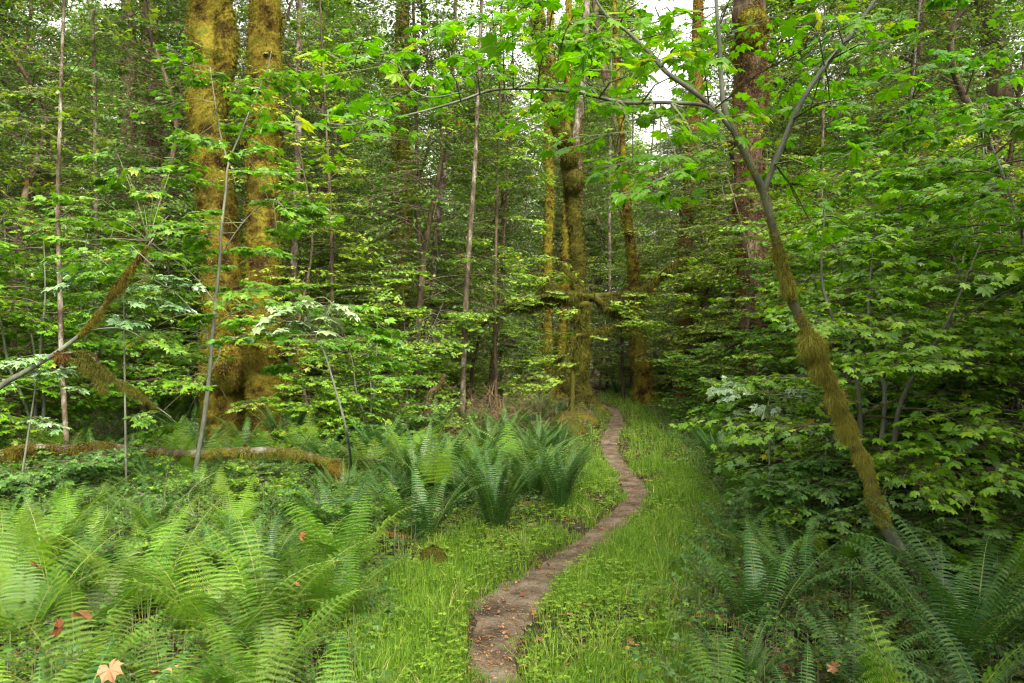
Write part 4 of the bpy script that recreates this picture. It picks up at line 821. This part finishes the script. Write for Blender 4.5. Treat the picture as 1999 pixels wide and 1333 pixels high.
mb = Buf(); moss_sleeve(mb, [P(118, 715, dd_)-o, P(122, 690, dd_)-o, P(128, 705, dd_)-o], [.03, .03, .03], 9000, .12, r, w=.0022); mb.build('moss', MAT['redmoss'], t)

# long fallen mossy branch across the ferns
r = np.random.default_rng(81)
o = D(300, 8.0)*[1, 1, 0]; t = thing('fallen_branch', 'long fallen branch thick with orange brown moss lying over the ferns', 'fallen branch', tuple(o)); dd_ = 8.0
w0 = [P(-140, 905, dd_), P(0, 888, dd_), P(60, 876, dd_), P(130, 878, dd_), P(200, 872, dd_), P(300, 882, dd_), P(380, 886, dd_), P(460, 882, dd_), P(540, 880, dd_), P(600, 890, dd_), P(650, 906, dd_), P(680, 916, dd_), P(700, 935, dd_), P(712, 970, dd_-.1)]
rw = [.062, .060, .060, .058, .052, .048, .048, .044, .042, .044, .038, .024, .010, .006]
wl = wood(t, o, [(w0, rw), ([P(560, 880, dd_+.1), P(620, 894, dd_+.1), P(690, 898, dd_+.1), P(750, 898, dd_+.1)], [.014, .014, .012, .006]), ([P(585, 880, dd_), P(600, 858, dd_), P(608, 845, dd_)], [.008, .006, .003]), ([P(-10, 940, 7.5), P(80, 930, 7.5), P(110, 925, 7.6)], [.012, .010, .008]),
    ([P(80, 872, 8), P(55, 905, 7.9), P(35, 935, 7.8)], [.006, .005, .003])], 'pale', first='limb')
for (a_, c_) in ((0, .44), (.46, .55), (.58, .97), (.3, 1)):
    mb = Buf(); moss_sleeve(mb, wl[0][1], [q*.95 for q in rw], 17000 if c_ < 1 else 5000, .065, r, w=.0024, t0=a_, t1=c_, puff=.9, hang=.8); mb.build('moss', MAT['moss' if c_ < .5 else 'brightmoss'], wl[0][0])
# second grey fallen stick in the ferns
o = D(480, 6)*[1, 1, 0]; t = thing('fallen_stick', 'thin grey bare stick slanting down through the ferns at left', 'stick', tuple(o))
wood(t, o, [([P(270, 962, 6.4), P(330, 985, 6.2), P(380, 1008, 6.0), P(400, 1035, 5.8)], [.012, .011, .009, .004]), ([P(380, 1008, 6.), P(370, 960, 6.2), P(430, 915, 6.5)], [.005, .004, .002])], 'greybark', first='stem')
# mossy mounds
for (px, py, dx, rx, rz, lab, mm, loc_) in ((845, 1128, 0, .10, .13, 'small round moss mound at the edge of the grass', 'darkmoss', 1), (1115, 862, 0, .30, .22, 'low mossy hump beside the path before the twisted tree', 'darkmoss', 1), (655, 985, 0, .13, .26, 'mossy stump hidden under the end of the fallen branch', 'moss', 1), (1120, 842, 0, .5, .25, 'dark mossy root mound at the foot of the twisted tree', 'darkmoss', 1)):
    g = GZ(px, py); t = thing('moss_mound', lab, 'moss mound', tuple(g)); m_o = burl(t, g+[0, 0, rz*.5], rx, rz, mm, px, g, .03, int(16000*rx**.5), .0028); m_o.name = 'mound'

# ------------------------------------------------------------------ master plants, copied with obj.copy()
def master_maple(seed, H, stems, spread, nbr, spr_per, kind, leaf, lm, lean=.25, z0=.12, bl=(.5, 1.6), bark='greybark', rad=.03, moss=0, name='vine_maple', cat='tree', up=.45, spr_sc=(.75, 1.25), vshift=0., twr=.0022):
    r = np.random.default_rng(seed); t = thing(name, 'x', cat, (0, 0, -50)); wb, lb, tw = Buf(), Buf(), Buf(); T, A, TI = [], [], []; mb = Buf()
    for s in range(stems):
        a = s*6.28/stems+r.normal(0, .5); sp = spread*r.uniform(.3, 1); h = H*r.uniform(.7, 1)
        pts = [np.array([.05*math.cos(a), .05*math.sin(a), -.1])]
        for q in (.25, .5, .75, 1): pts.append(np.array([math.cos(a)*sp*q**1.3+r.normal(0, .05*H*.3), math.sin(a)*sp*q**1.3+r.normal(0, .05*H*.3), h*q]))
        rr = [rad, rad*.85, rad*.65, rad*.45, rad*.12]; tube(wb, pts, rr, 7, 5, .08, 6, s)
        if moss: moss_sleeve(mb, pts, rr, moss, .07, r, w=.005, t1=.6)
        c, _ = smooth_path(pts, rr, 8)
        for k in range(nbr):
            u_ = z0+(1-z0)*(k+r.random())/nbr; p0 = c[min(int(u_*(len(c)-1)), len(c)-1)]; az = k*2.4+r.normal(0, .5); L = r.uniform(*bl)*(1-.45*u_); e_ = r.normal(up, .2)
            q = [p0]; el = e_
            for m in range(3):
                el -= r.uniform(.1, .35); q.append(q[-1]+L/3*np.array([math.cos(az)*math.cos(el), math.sin(az)*math.cos(el), math.sin(el)])); az += r.normal(0, .15)
            tube(tw, q, [rad*.30, rad*.22, rad*.15, rad*.08], 4, 2, cap=False)
            for m in range(spr_per):
                f = r.uniform(.25, 1)*3; i0 = min(int(f), 2); pt = q[i0]+(q[i0+1]-q[i0])*(f-i0); T.append(pt); A.append(az+r.choice([-1, 1])*r.uniform(.1, 1.2)); TI.append(r.normal(-.06, .14))
    place_sprays(lb, tw, np.array(T), np.array(A), np.array(TI), r.uniform(spr_sc[0], spr_sc[1], len(T)), kind, leaf, r, twr=twr, vshift=vshift)
    wb.build('trunk', MAT[bark], t, True); lb.build('crown', MAT[lm], t); tw.build('twig', MAT['twig'], t)
    if moss: mb.build('moss', MAT['darkmoss'], t)
    return t
def master_tall(seed, H, z0, nbr, per, kind, leaf, lm, bark, rad, bl, droop=.0, name='forest_tree', moss='darkmoss', mn=0, spr_sc=(1.0, 1.9), shape=1.0):
    r = np.random.default_rng(seed); t = thing(name, 'x', 'tree', (0, 0, -50)); wb, lb, tw = Buf(), Buf(), Buf(); T, A, TI = [], [], []
    pts = [np.array([r.normal(0, .12)*k if k else 0, r.normal(0, .12)*k if k else 0, -.2+H*k/6]) for k in range(7)]
    s, n_, c, rr = tube(wb, pts, list(np.linspace(rad, rad*.12, 7)), 12, 10, .2, 1.5, seed, .5)
    for k in range(nbr):
        u_ = z0+(1-z0)*(k+r.random())/nbr; i_ = min(int(u_*(len(c)-1)), len(c)-1); p0 = c[i_]; az = k*2.4+r.normal(0, .6)
        L = r.uniform(*bl)*(1-.7*((u_-z0)/(1-z0))**shape); el = .5-droop+r.normal(0, .2); q = [p0]
        for m in range(4):
            q.append(q[-1]+L/4*np.array([math.cos(az)*math.cos(el), math.sin(az)*math.cos(el), math.sin(el)])); el -= r.uniform(0, .25)+droop*.3; az += r.normal(0, .2)
        tube(tw, q, [rad*.22, rad*.16, rad*.12, rad*.08, rad*.03], 4, 1, cap=False)
        for m in range(per):
            f = r.uniform(.2, 1)*4; i0 = min(int(f), 3); pt = q[i0]+(q[i0+1]-q[i0])*(f-i0)+r.normal(0, .12, 3)*[1, 1, 1.6]; T.append(pt); A.append(az+r.uniform(-1.4, 1.4)); TI.append(r.normal(-.1-droop, .25))
    place_sprays(lb, tw, np.array(T), np.array(A), np.array(TI), r.uniform(spr_sc[0], spr_sc[1], len(T)), kind, leaf, r, jit=.45, twr=.003)
    wb.build('trunk', MAT[bark], t, True); lb.build('crown', MAT[lm], t); tw.build('twig', MAT['twig'], t)
    return t
VM = [master_maple(300+k, (4.2, 5.2, 3.4, 6.0)[k], (4, 3, 5, 3)[k], (1.3, 1.0, 1.5, 1.2)[k], (15, 19, 12, 22)[k], 6, 'low', .064, 'maple_far', rad=.035, moss=200, bl=(.7, 1.9)) for k in range(4)]
VN = [master_maple(320+k, (4.0, 5.0, 3.2)[k], (3, 2, 3)[k], (1.0, .8, 1.2)[k], (14, 18, 12)[k], 5, 'mid', .062, 'maple', rad=.028, bl=(.6, 1.5)) for k in range(3)]
SH = [master_maple(340+k, (1.0, 1.5, .7)[k], (4, 4, 5)[k], (.5, .6, .4)[k], (6, 8, 5)[k], 3, 'mid', (.065, .075, .06)[k], 'shrub', rad=.010, bl=(.3, .7), name='maple_shrub', cat='shrub', spr_sc=(.5, .9), twr=.0018) for k in range(3)]
SHB = [master_maple(350+k, (1.1, 1.6)[k], (3, 3)[k], (.4, .5)[k], (6, 8)[k], 3, 'hi', (.075, .08)[k], 'maple', rad=.010, bl=(.3, .7), name='maple_shrub', cat='shrub', spr_sc=(.5, .9), twr=.0018) for k in range(2)]
PT = [master_tall(360+k, (11, 13, 9)[k], .12, (70, 85, 65)[k], 6, 'oval', (.075, .07, .075)[k], 'alder', 'bark', (.07, .085, .06)[k], (.8, 2.0), name='slender_tree', spr_sc=(.9, 1.5)) for k in range(3)]
TT = [master_tall(370+k, (20, 24, 17)[k], (.22, .28, .15)[k], (150, 170, 140)[k], 10, 'low', .095, 'maple_far', ('moss', 'bark', 'darkmoss')[k], (.24, .30, .2)[k], (2.2, 4.8), spr_sc=(1.3, 2.1)) for k in range(3)]
CO = [master_tall(380+k, (20, 16)[k], .10, (170, 140)[k], 8, 'oval', .055, 'conifer', 'bark', (.22, .16)[k], (1.4, 3.4), droop=.35, name='conifer_tree', spr_sc=(1.0, 1.7)) for k in range(2)]
SP_ = master_maple(390, 6.5, 1, .5, 34, 3, 'low', .065, 'maple_far', rad=.03, bl=(.4, 1.1), name='slender_tree', bark='twig')
for m in VM+VN+SH+SHB+PT+TT+CO+[SP_]:
    m['_m'] = 1
MASTERS = VM+VN+SH+SHB+PT+TT+CO+[SP_]; firsts = set()
r = np.random.default_rng(500)
KL = {'vine_maple': ('vine maple', 'many stemmed vine maple'), 'forest_tree': ('tall tree', 'tall broad leaved tree'), 'conifer_tree': ('conifer', 'dark drooping conifer'), 'slender_tree': ('slender tree', 'slender small leaved tree'), 'maple_shrub': ('maple shrub', 'low maple shrub')}
def zone(px, d):
    if px < 360: z = 'left of the mossy pair of trunks'
    elif px < 580: z = 'behind the mossy pair of trunks'
    elif px < 1040: z = 'between the mossy pair and the twisted tree'
    elif px < 1320: z = 'behind the far end of the path'
    elif px < 1560: z = 'around the large red brown trunk'
    else: z = 'in the thicket right of the leaning maple'
    return z
def place(m, px, d, s=1., rz=None, label=None, group=None, tilt=.04):
    p = D(px, d); rz = r.uniform(0, 6.28) if rz is None else rz
    k = m.name.split('.')[0]; far = 'in the near rows' if d < 14 else 'further back' if d < 26 else 'far back'
    z = zone(px, d)
    if label is None: label = f'{KL[k][1]} {z}, {far}'; group = f'{KL[k][0]}s {z}, {far}'
    tl = (r.normal(0, tilt), r.normal(0, tilt))
    if m.name not in firsts:
        firsts.add(m.name); m.location = tuple(p); m.rotation_euler = (tl[0], tl[1], rz); m.scale = (s, s, s); m['label'] = label
        if group: m['group'] = group
        return m
    return dup(m, p, rz, s, label, group, tl)
occ = []
def ok(px, d, rad):
    x = (px-CX)/F*d
    if path_dist(np.array([x]), np.array([d]))[0] < .5*rad+.5: return False
    for a, c, q in occ:
        if (a-x)**2+(c-d)**2 < ((q+rad)*.5)**2: return False
    occ.append((x, d, rad)); return True
#LAYOUT
# hand-placed near plants
for (m, px, d, s, lab) in (
    (VN[0], -90, 9.2, 1.0, 'leafy maple at the left edge behind the slanting dead branch'), (VN[1], 140, 10.8, .9, 'layered maple filling the gap behind the slanting dead branch'), (VN[2], 60, 9.5, 1.0, 'low spreading maple beside the left edge pole'),
    (VN[2], 715, 10.4, .72, 'bright layered maple right of the mossy pair, low over the brush'), (VN[0], 1660, 9.6, 1.05, 'layered maple behind the shaggy stem of the leaning maple'), (VN[1], 1830, 8.6, 1.0, 'layered maple deep in the right thicket, over the low shrubs'),
    (VN[2], 1960, 6.6, 1.1, 'leafy maple reaching in from the right edge'), (VN[1], 1580, 11.6, .9, 'layered maple just right of the large red brown trunk'), (VN[0], 2080, 5.4, 1.15, 'tall maple beyond the right edge, bright leaves at the top'),
    (VN[2], 1370, 14.0, .6, 'small maple left of the large red brown trunk'), (VN[1], 330, 14.5, 1.1, 'leafy maple between the dark trunks and the pair'), (VN[0], 790, 12.8, .8, 'layered maple before the swollen footed trunk'), (VN[2], 1720, 5.6, .9, 'airy maple close behind the leaning maple')):
    place(m, px, d, s, None, lab); occ.append(((px-CX)/F*d, d, 1.4))
for (m, px, py, s, lab) in (
    (SHB[0], 215, 965, .5, 'little maple seedling over the fallen branch at the left'), (SHB[0], 520, 1010, .45, 'little maple shrub below the fallen branch'), (SHB[1], 620, 905, .9, 'bright maple shrub behind the fallen branch end'), (SHB[1], 700, 880, .9, 'bright maple shrub right of the fallen branch end'),
    (SHB[1], 1520, 980, .95, 'pale leaved maple shrub between stump and leaning maple'), (SH[1], 1760, 1010, 1.0, 'glossy maple shrub right of the mossy stem foot'), (SH[0], 1600, 1080, .9, 'dark low shrub at the foot of the leaning maple'), (SH[1], 1920, 1050, 1.05, 'glossy shrub at the right edge above the ferns'),
    (SH[2], 1840, 1130, 1.1, 'low shrub with small leaves above the dark hollow'),
    (SH[2], 760, 905, .9, 'small shrub with pale leaves by the fallen branch tip'), (SH[1], 1560, 900, 1.0, 'dense shrub behind the rotten stump'), (SH[2], 100, 1010, .9, 'small maple seedling among ferns at far left'), (SHB[0], 330, 1000, .4, 'maple seedling at the foot of the slender sapling'), (SHB[1], 1430, 880, .8, 'airy maple shrub at the grass border far right of the path')):
    g = G(px, py); pp_ = rowcol(g[0], g[1]); place(m, px, g[1]*_f[1]-EYE*_f[2], s, None, lab)
HID = [(365, 565, 12.6), (920, 1360, 14.3), (1040, 1190, 19.5), (1205, 1290, 22.5), (1425, 1530, 12.0)]
def hides(px, d, rad):
    rad = rad*1.9 if rad > .8 else rad
    w_ = rad*F/d
    return any(d < dm and px+w_ > a and px-w_ < c for a, c, dm in HID)
for (x_, y_, m, s_, lab) in ((5.2, -2.5, TT[2], .75, 'unseen forest tree added behind the camera to shade the right corner'), (6.8, .8, TT[2], .7, 'unseen forest tree added outside the right edge to shade the corner'), (3.6, -1.2, PT[2], .9, 'unseen slender tree added behind the camera to shade the right')):
    k_ = place(m, 1000, 5, s_, None, lab); k_.location = (x_, y_, 0)  # unseen trees, added to shade the lower right foreground
for (x_, y_, s_) in ((3.3, .2, 1.0), (3.9, -1.8, 1.05), (5.0, .9, 1.1), (2.9, -3.0, 1.0)):
    k_ = place(VM[3], 1000, 5, s_, None, 'unseen vine maple added at the near right to block sun', 'unseen vine maples added at the near right to block sun'); k_.location = (x_, y_, 0)  # out-of-view maples added to block sun from the right
for (m, px, d, s_, lab) in ((TT[0], 30, 22, .9, 'tall tree at the far left edge closing the sky'), (TT[1], 1740, 21, .8, 'tall tree high behind the right thicket'), (CO[0], 1890, 25, 1., 'dark conifer below the upper right corner'),
    (TT[2], 1560, 24, 1.0, 'tall tree with its crown right of the large red brown trunk'), (PT[1], 2000, 11, 1.0, 'slender tree with fine leaves near the right edge'), (PT[1], 40, 13, 1., 'slender tree with fine leaves just left of the left edge pole'), (TT[1], 640, 40, 1.1, 'distant tall tree filling the sky gap right of the mossy pair'), (PT[2], 600, 22, 1.3, 'slender tree with fine leaves high right of the mossy pair')):
    place(m, px, d, s_, None, lab)
for (px, d, s_, lab) in ((1215, 30, .9, 'vine maple closing the view where the path turns, left one'), (1265, 31.5, 1., 'vine maple closing the view where the path turns, middle one'), (1310, 29.5, .9, 'vine maple closing the view where the path turns, right one')):
    place(VM[2], px, d, s_, None, lab)
for (px, d, lab) in ((1205, 25.5, 'small distant fern at the path turn, left one'), (1235, 26.5, 'small distant fern at the path turn, middle one'), (1290, 25.5, 'small distant fern at the path turn, right one')):
    put_fern(SWORD[1], D(px, d), 1.+px, .95, lab)
for k_ in range(26):
    lf = k_ % 2 == 0; px = r.uniform(-60, 760) if lf else r.uniform(1400, 2060); d = r.uniform(4.2, 9) if lf else r.uniform(2.9, 8.5); x_ = (px-CX)/F*d
    if float(verge(np.array([x_]), np.array([d]))[0]) > -60: continue
    z_ = 'poking through the fern bed left of the path' if lf else 'poking through the dark ferns right of the path'
    place(SH[2] if r.random() < .6 else SHB[0], px, d, r.uniform(.35, .6), None, 'small broad leaved maple seedling '+z_, 'maple seedlings '+z_)
for (px, d, m, s_, lab) in ((1165, 44, TT[1], 1.0, 'distant tall tree behind the fork of the twisted tree'), (1110, 36, PT[1], 1.5, 'fine leaved tree breaking up the sky left of the fork'), (1200, 33, PT[2], 1.7, 'fine leaved tree breaking up the sky right of the fork'), (560, 34, PT[0], 1.5, 'fine leaved tree breaking up the sky between and beside the pair')):
    place(m, px, d, s_, None, lab)
# rows of understory, then tall trees, then far trees
cnt = 0
for tries in range(3000):
    d = r.uniform(9.5, 36); px = r.uniform(-260, 2260)
    if 1185 < px < 1300 and d < 26: continue
    if 1130 < px < 1360 and r.random() < .5: continue
    if hides(px, d, .9): continue
    if not ok(px, d, 1.15+d*.022): continue
    place(VM[r.integers(0, 4)], px, d, r.uniform(.75, 1.1)*(.7 if 600 < px < 1060 and d < 15 else 1)); cnt += 1
    if cnt > 120: break
occ2 = []
def ok2(px, d, rad):
    x = (px-CX)/F*d
    if any((a-x)**2+(c-d)**2 < rad*rad for a, c in occ2): return False
    if path_dist(np.array([x]), np.array([d]))[0] < .8: return False
    occ2.append((x, d)); return True
cnt = 0
for tries in range(2000):
    d = r.uniform(12, 34); px = r.uniform(-200, 2200)
    if hides(px, d, .35) or not ok2(px, d, 1.5+d*.03): continue
    place(SP_ if r.random() < .3 else PT[r.integers(0, 3)], px, d, r.uniform(.8, 1.15)); cnt += 1
    if cnt > 105: break
cnt = 0
for tries in range(2000):
    d = r.uniform(22, 60); px = r.uniform(-260, 2260)
    if hides(px, d, .3) or not ok2(px, d, 4.0+d*.02): continue
    if 560 < px < 1450 and d < 29: continue
    con = r.random() < (.45 if (px > 1500 or px < 200) else .12)
    place(CO[r.integers(0, 2)] if con else TT[r.integers(0, 3)], px, d, r.uniform(.8, 1.1)); cnt += 1
    if cnt > 85: break
# far-off wood that reads as one mass
b = Buf(); N = 330000; a = r.uniform(-1.0, 1.0, N); d = r.uniform(58, 75, N); x = np.tan(a)*60; hh = 17+9*fbm(np.column_stack([x, x*0, x*0]), .07, 9); z = hh*r.random(N)**.9
keep = fbm(np.column_stack([x, d, z]), .28, 3) > .40; x, d, z = x[keep], d[keep], z[keep]; N = len(x)
an = r.uniform(0, 6.28, N); put_leaves(b, 'oval', np.column_stack([x, d, z]), np.column_stack([np.cos(an), np.sin(an), r.normal(-.3, .3, N)]), np.tile([0, -.3, 1.], (N, 1))+r.normal(0, .5, (N, 3)), r.uniform(.18, .36, N), r)
tag(b.build('distant_wood', MAT['maple_far']), 'far off wood seen as one green mass between the trunks', 'wood', kind='stuff')

# brown brush of bare twigs left of the twisted tree
for (px, py, sp, n_, lab) in ((940, 850, 1.5, 230, 'tangle of bare brown twigs between the pale trees and the twisted tree'), (1040, 840, 1.0, 110, 'bare brown twig tangle at the left foot of the twisted tree'), (760, 870, .9, 160, 'sparse bare twigs under the swollen footed trunk')):
    g = GZ(px, py); t = thing('bare_brush', lab, 'brush', tuple(g)); b = Buf(); r2 = np.random.default_rng(px); p = np.column_stack([r2.normal(0, sp*.5, n_), r2.normal(0, sp*.6, n_), np.zeros(n_)])
    for q in range(4):
        dv = np.column_stack([r2.normal(0, .24, n_), r2.normal(0, .24, n_), r2.uniform(-.05, .36, n_)]); thin_lines(b, p, p+dv, .009/(1+q*.6), .006/(1+q*.6)); p = p+dv
    b.build('twig', MAT['brush'], t)

# dry fallen leaves lying on ferns and path
def dry_leaf(px, py, d, s, lab, group=None, ground=False, seed=0):
    r2 = np.random.default_rng(int(px*7+py)); p = GZ(px, py)+[0, 0, .02] if ground else P(px, py, d)
    s = s*.72; v, f = LEAF['hi'] if s > .05 else LEAF['mid']; v = v*s; v = v-v.mean(0); v[:, 2] += .9*s*((v[:, 1]/s)**2)*r2.uniform(.5, 1.4)+.5*s*np.sin(v[:, 0]/s*3)*r2.uniform(.1, .6)
    b = Buf(); b.add(v, [f], np.clip(r2.random()+.3*r2.random(len(v)), 0, 1)); b.add(v-[0, 0, .0012], [f[:, ::-1]], .5)
    o_ = b.build('dry_leaf', MAT['dry']); o_.location = tuple(p); tl = .25 if ground else .6
    o_.rotation_euler = (r2.normal(0, tl)+(0 if ground else .5), r2.normal(0, tl), r2.uniform(0, 6.28)); tag(o_, lab, 'leaf', group)
dry_leaf(318, 1313, 2.25, .085, 'large pinkish brown dry leaf at the bottom edge, left')
dry_leaf(1626, 1300, 2.5, .05, 'tan dry leaf lying at the bottom edge, right')
dry_leaf(588, 1048, 3.9, .06, 'pale dry leaf resting on a fern in the middle of the fern bed')
dry_leaf(68, 1105, 2.8, .05, 'orange brown curled leaf on a fern near the left edge')
dry_leaf(160, 1205, 2.5, .075, 'crumpled brown leaf caught in the left corner ferns, upper one')
dry_leaf(115, 1225, 2.5, .065, 'crumpled brown leaf caught in the left corner ferns, leftmost')
dry_leaf(215, 1310, 2.2, .08, 'dark brown crumpled leaf beside the large pinkish one')
dry_leaf(580, 1142, 3.3, .03, 'small brown leaf on the ferns right of the tall stalk')
dry_leaf(1655, 768, 4.0, .045, 'pale leaf caught at the fork beside the mossy stem')
dry_leaf(1730, 960, 4.3, .05, 'pale tan leaf behind the foot of the mossy stem')
dry_leaf(478, 872, 7.9, .07, 'reddish leaf standing on the fallen mossy branch')
for (px, py) in ((953, 1196), (983, 1182), (973, 1203), (988, 1252), (1070, 1108), (1215, 1016), (1020, 1168), (925, 1218), (1175, 1035), (1240, 975)):
    dry_leaf(px, py, 0, .035, 'small brown leaf lying on the dirt path', 'brown leaves on the path', True)
for (px, py) in ((1372, 982), (1350, 985), (1330, 1088), (1308, 1105), (1235, 870), (880, 1095), (1000, 1090), (1340, 1050), (800, 1150), (1315, 1180)):
    dry_leaf(px, py, 0, .035, 'small brown leaf lying in the grass beside the path', 'brown leaves in the grass', True)

for m in MASTERS:
    if '_m' in m: del m['_m']
    if m.name not in firsts:
        for c in list(m.children): bpy.data.objects.remove(c)
        bpy.data.objects.remove(m)
for o_ in list(sc.objects):
    if '_m' in o_: del o_['_m']
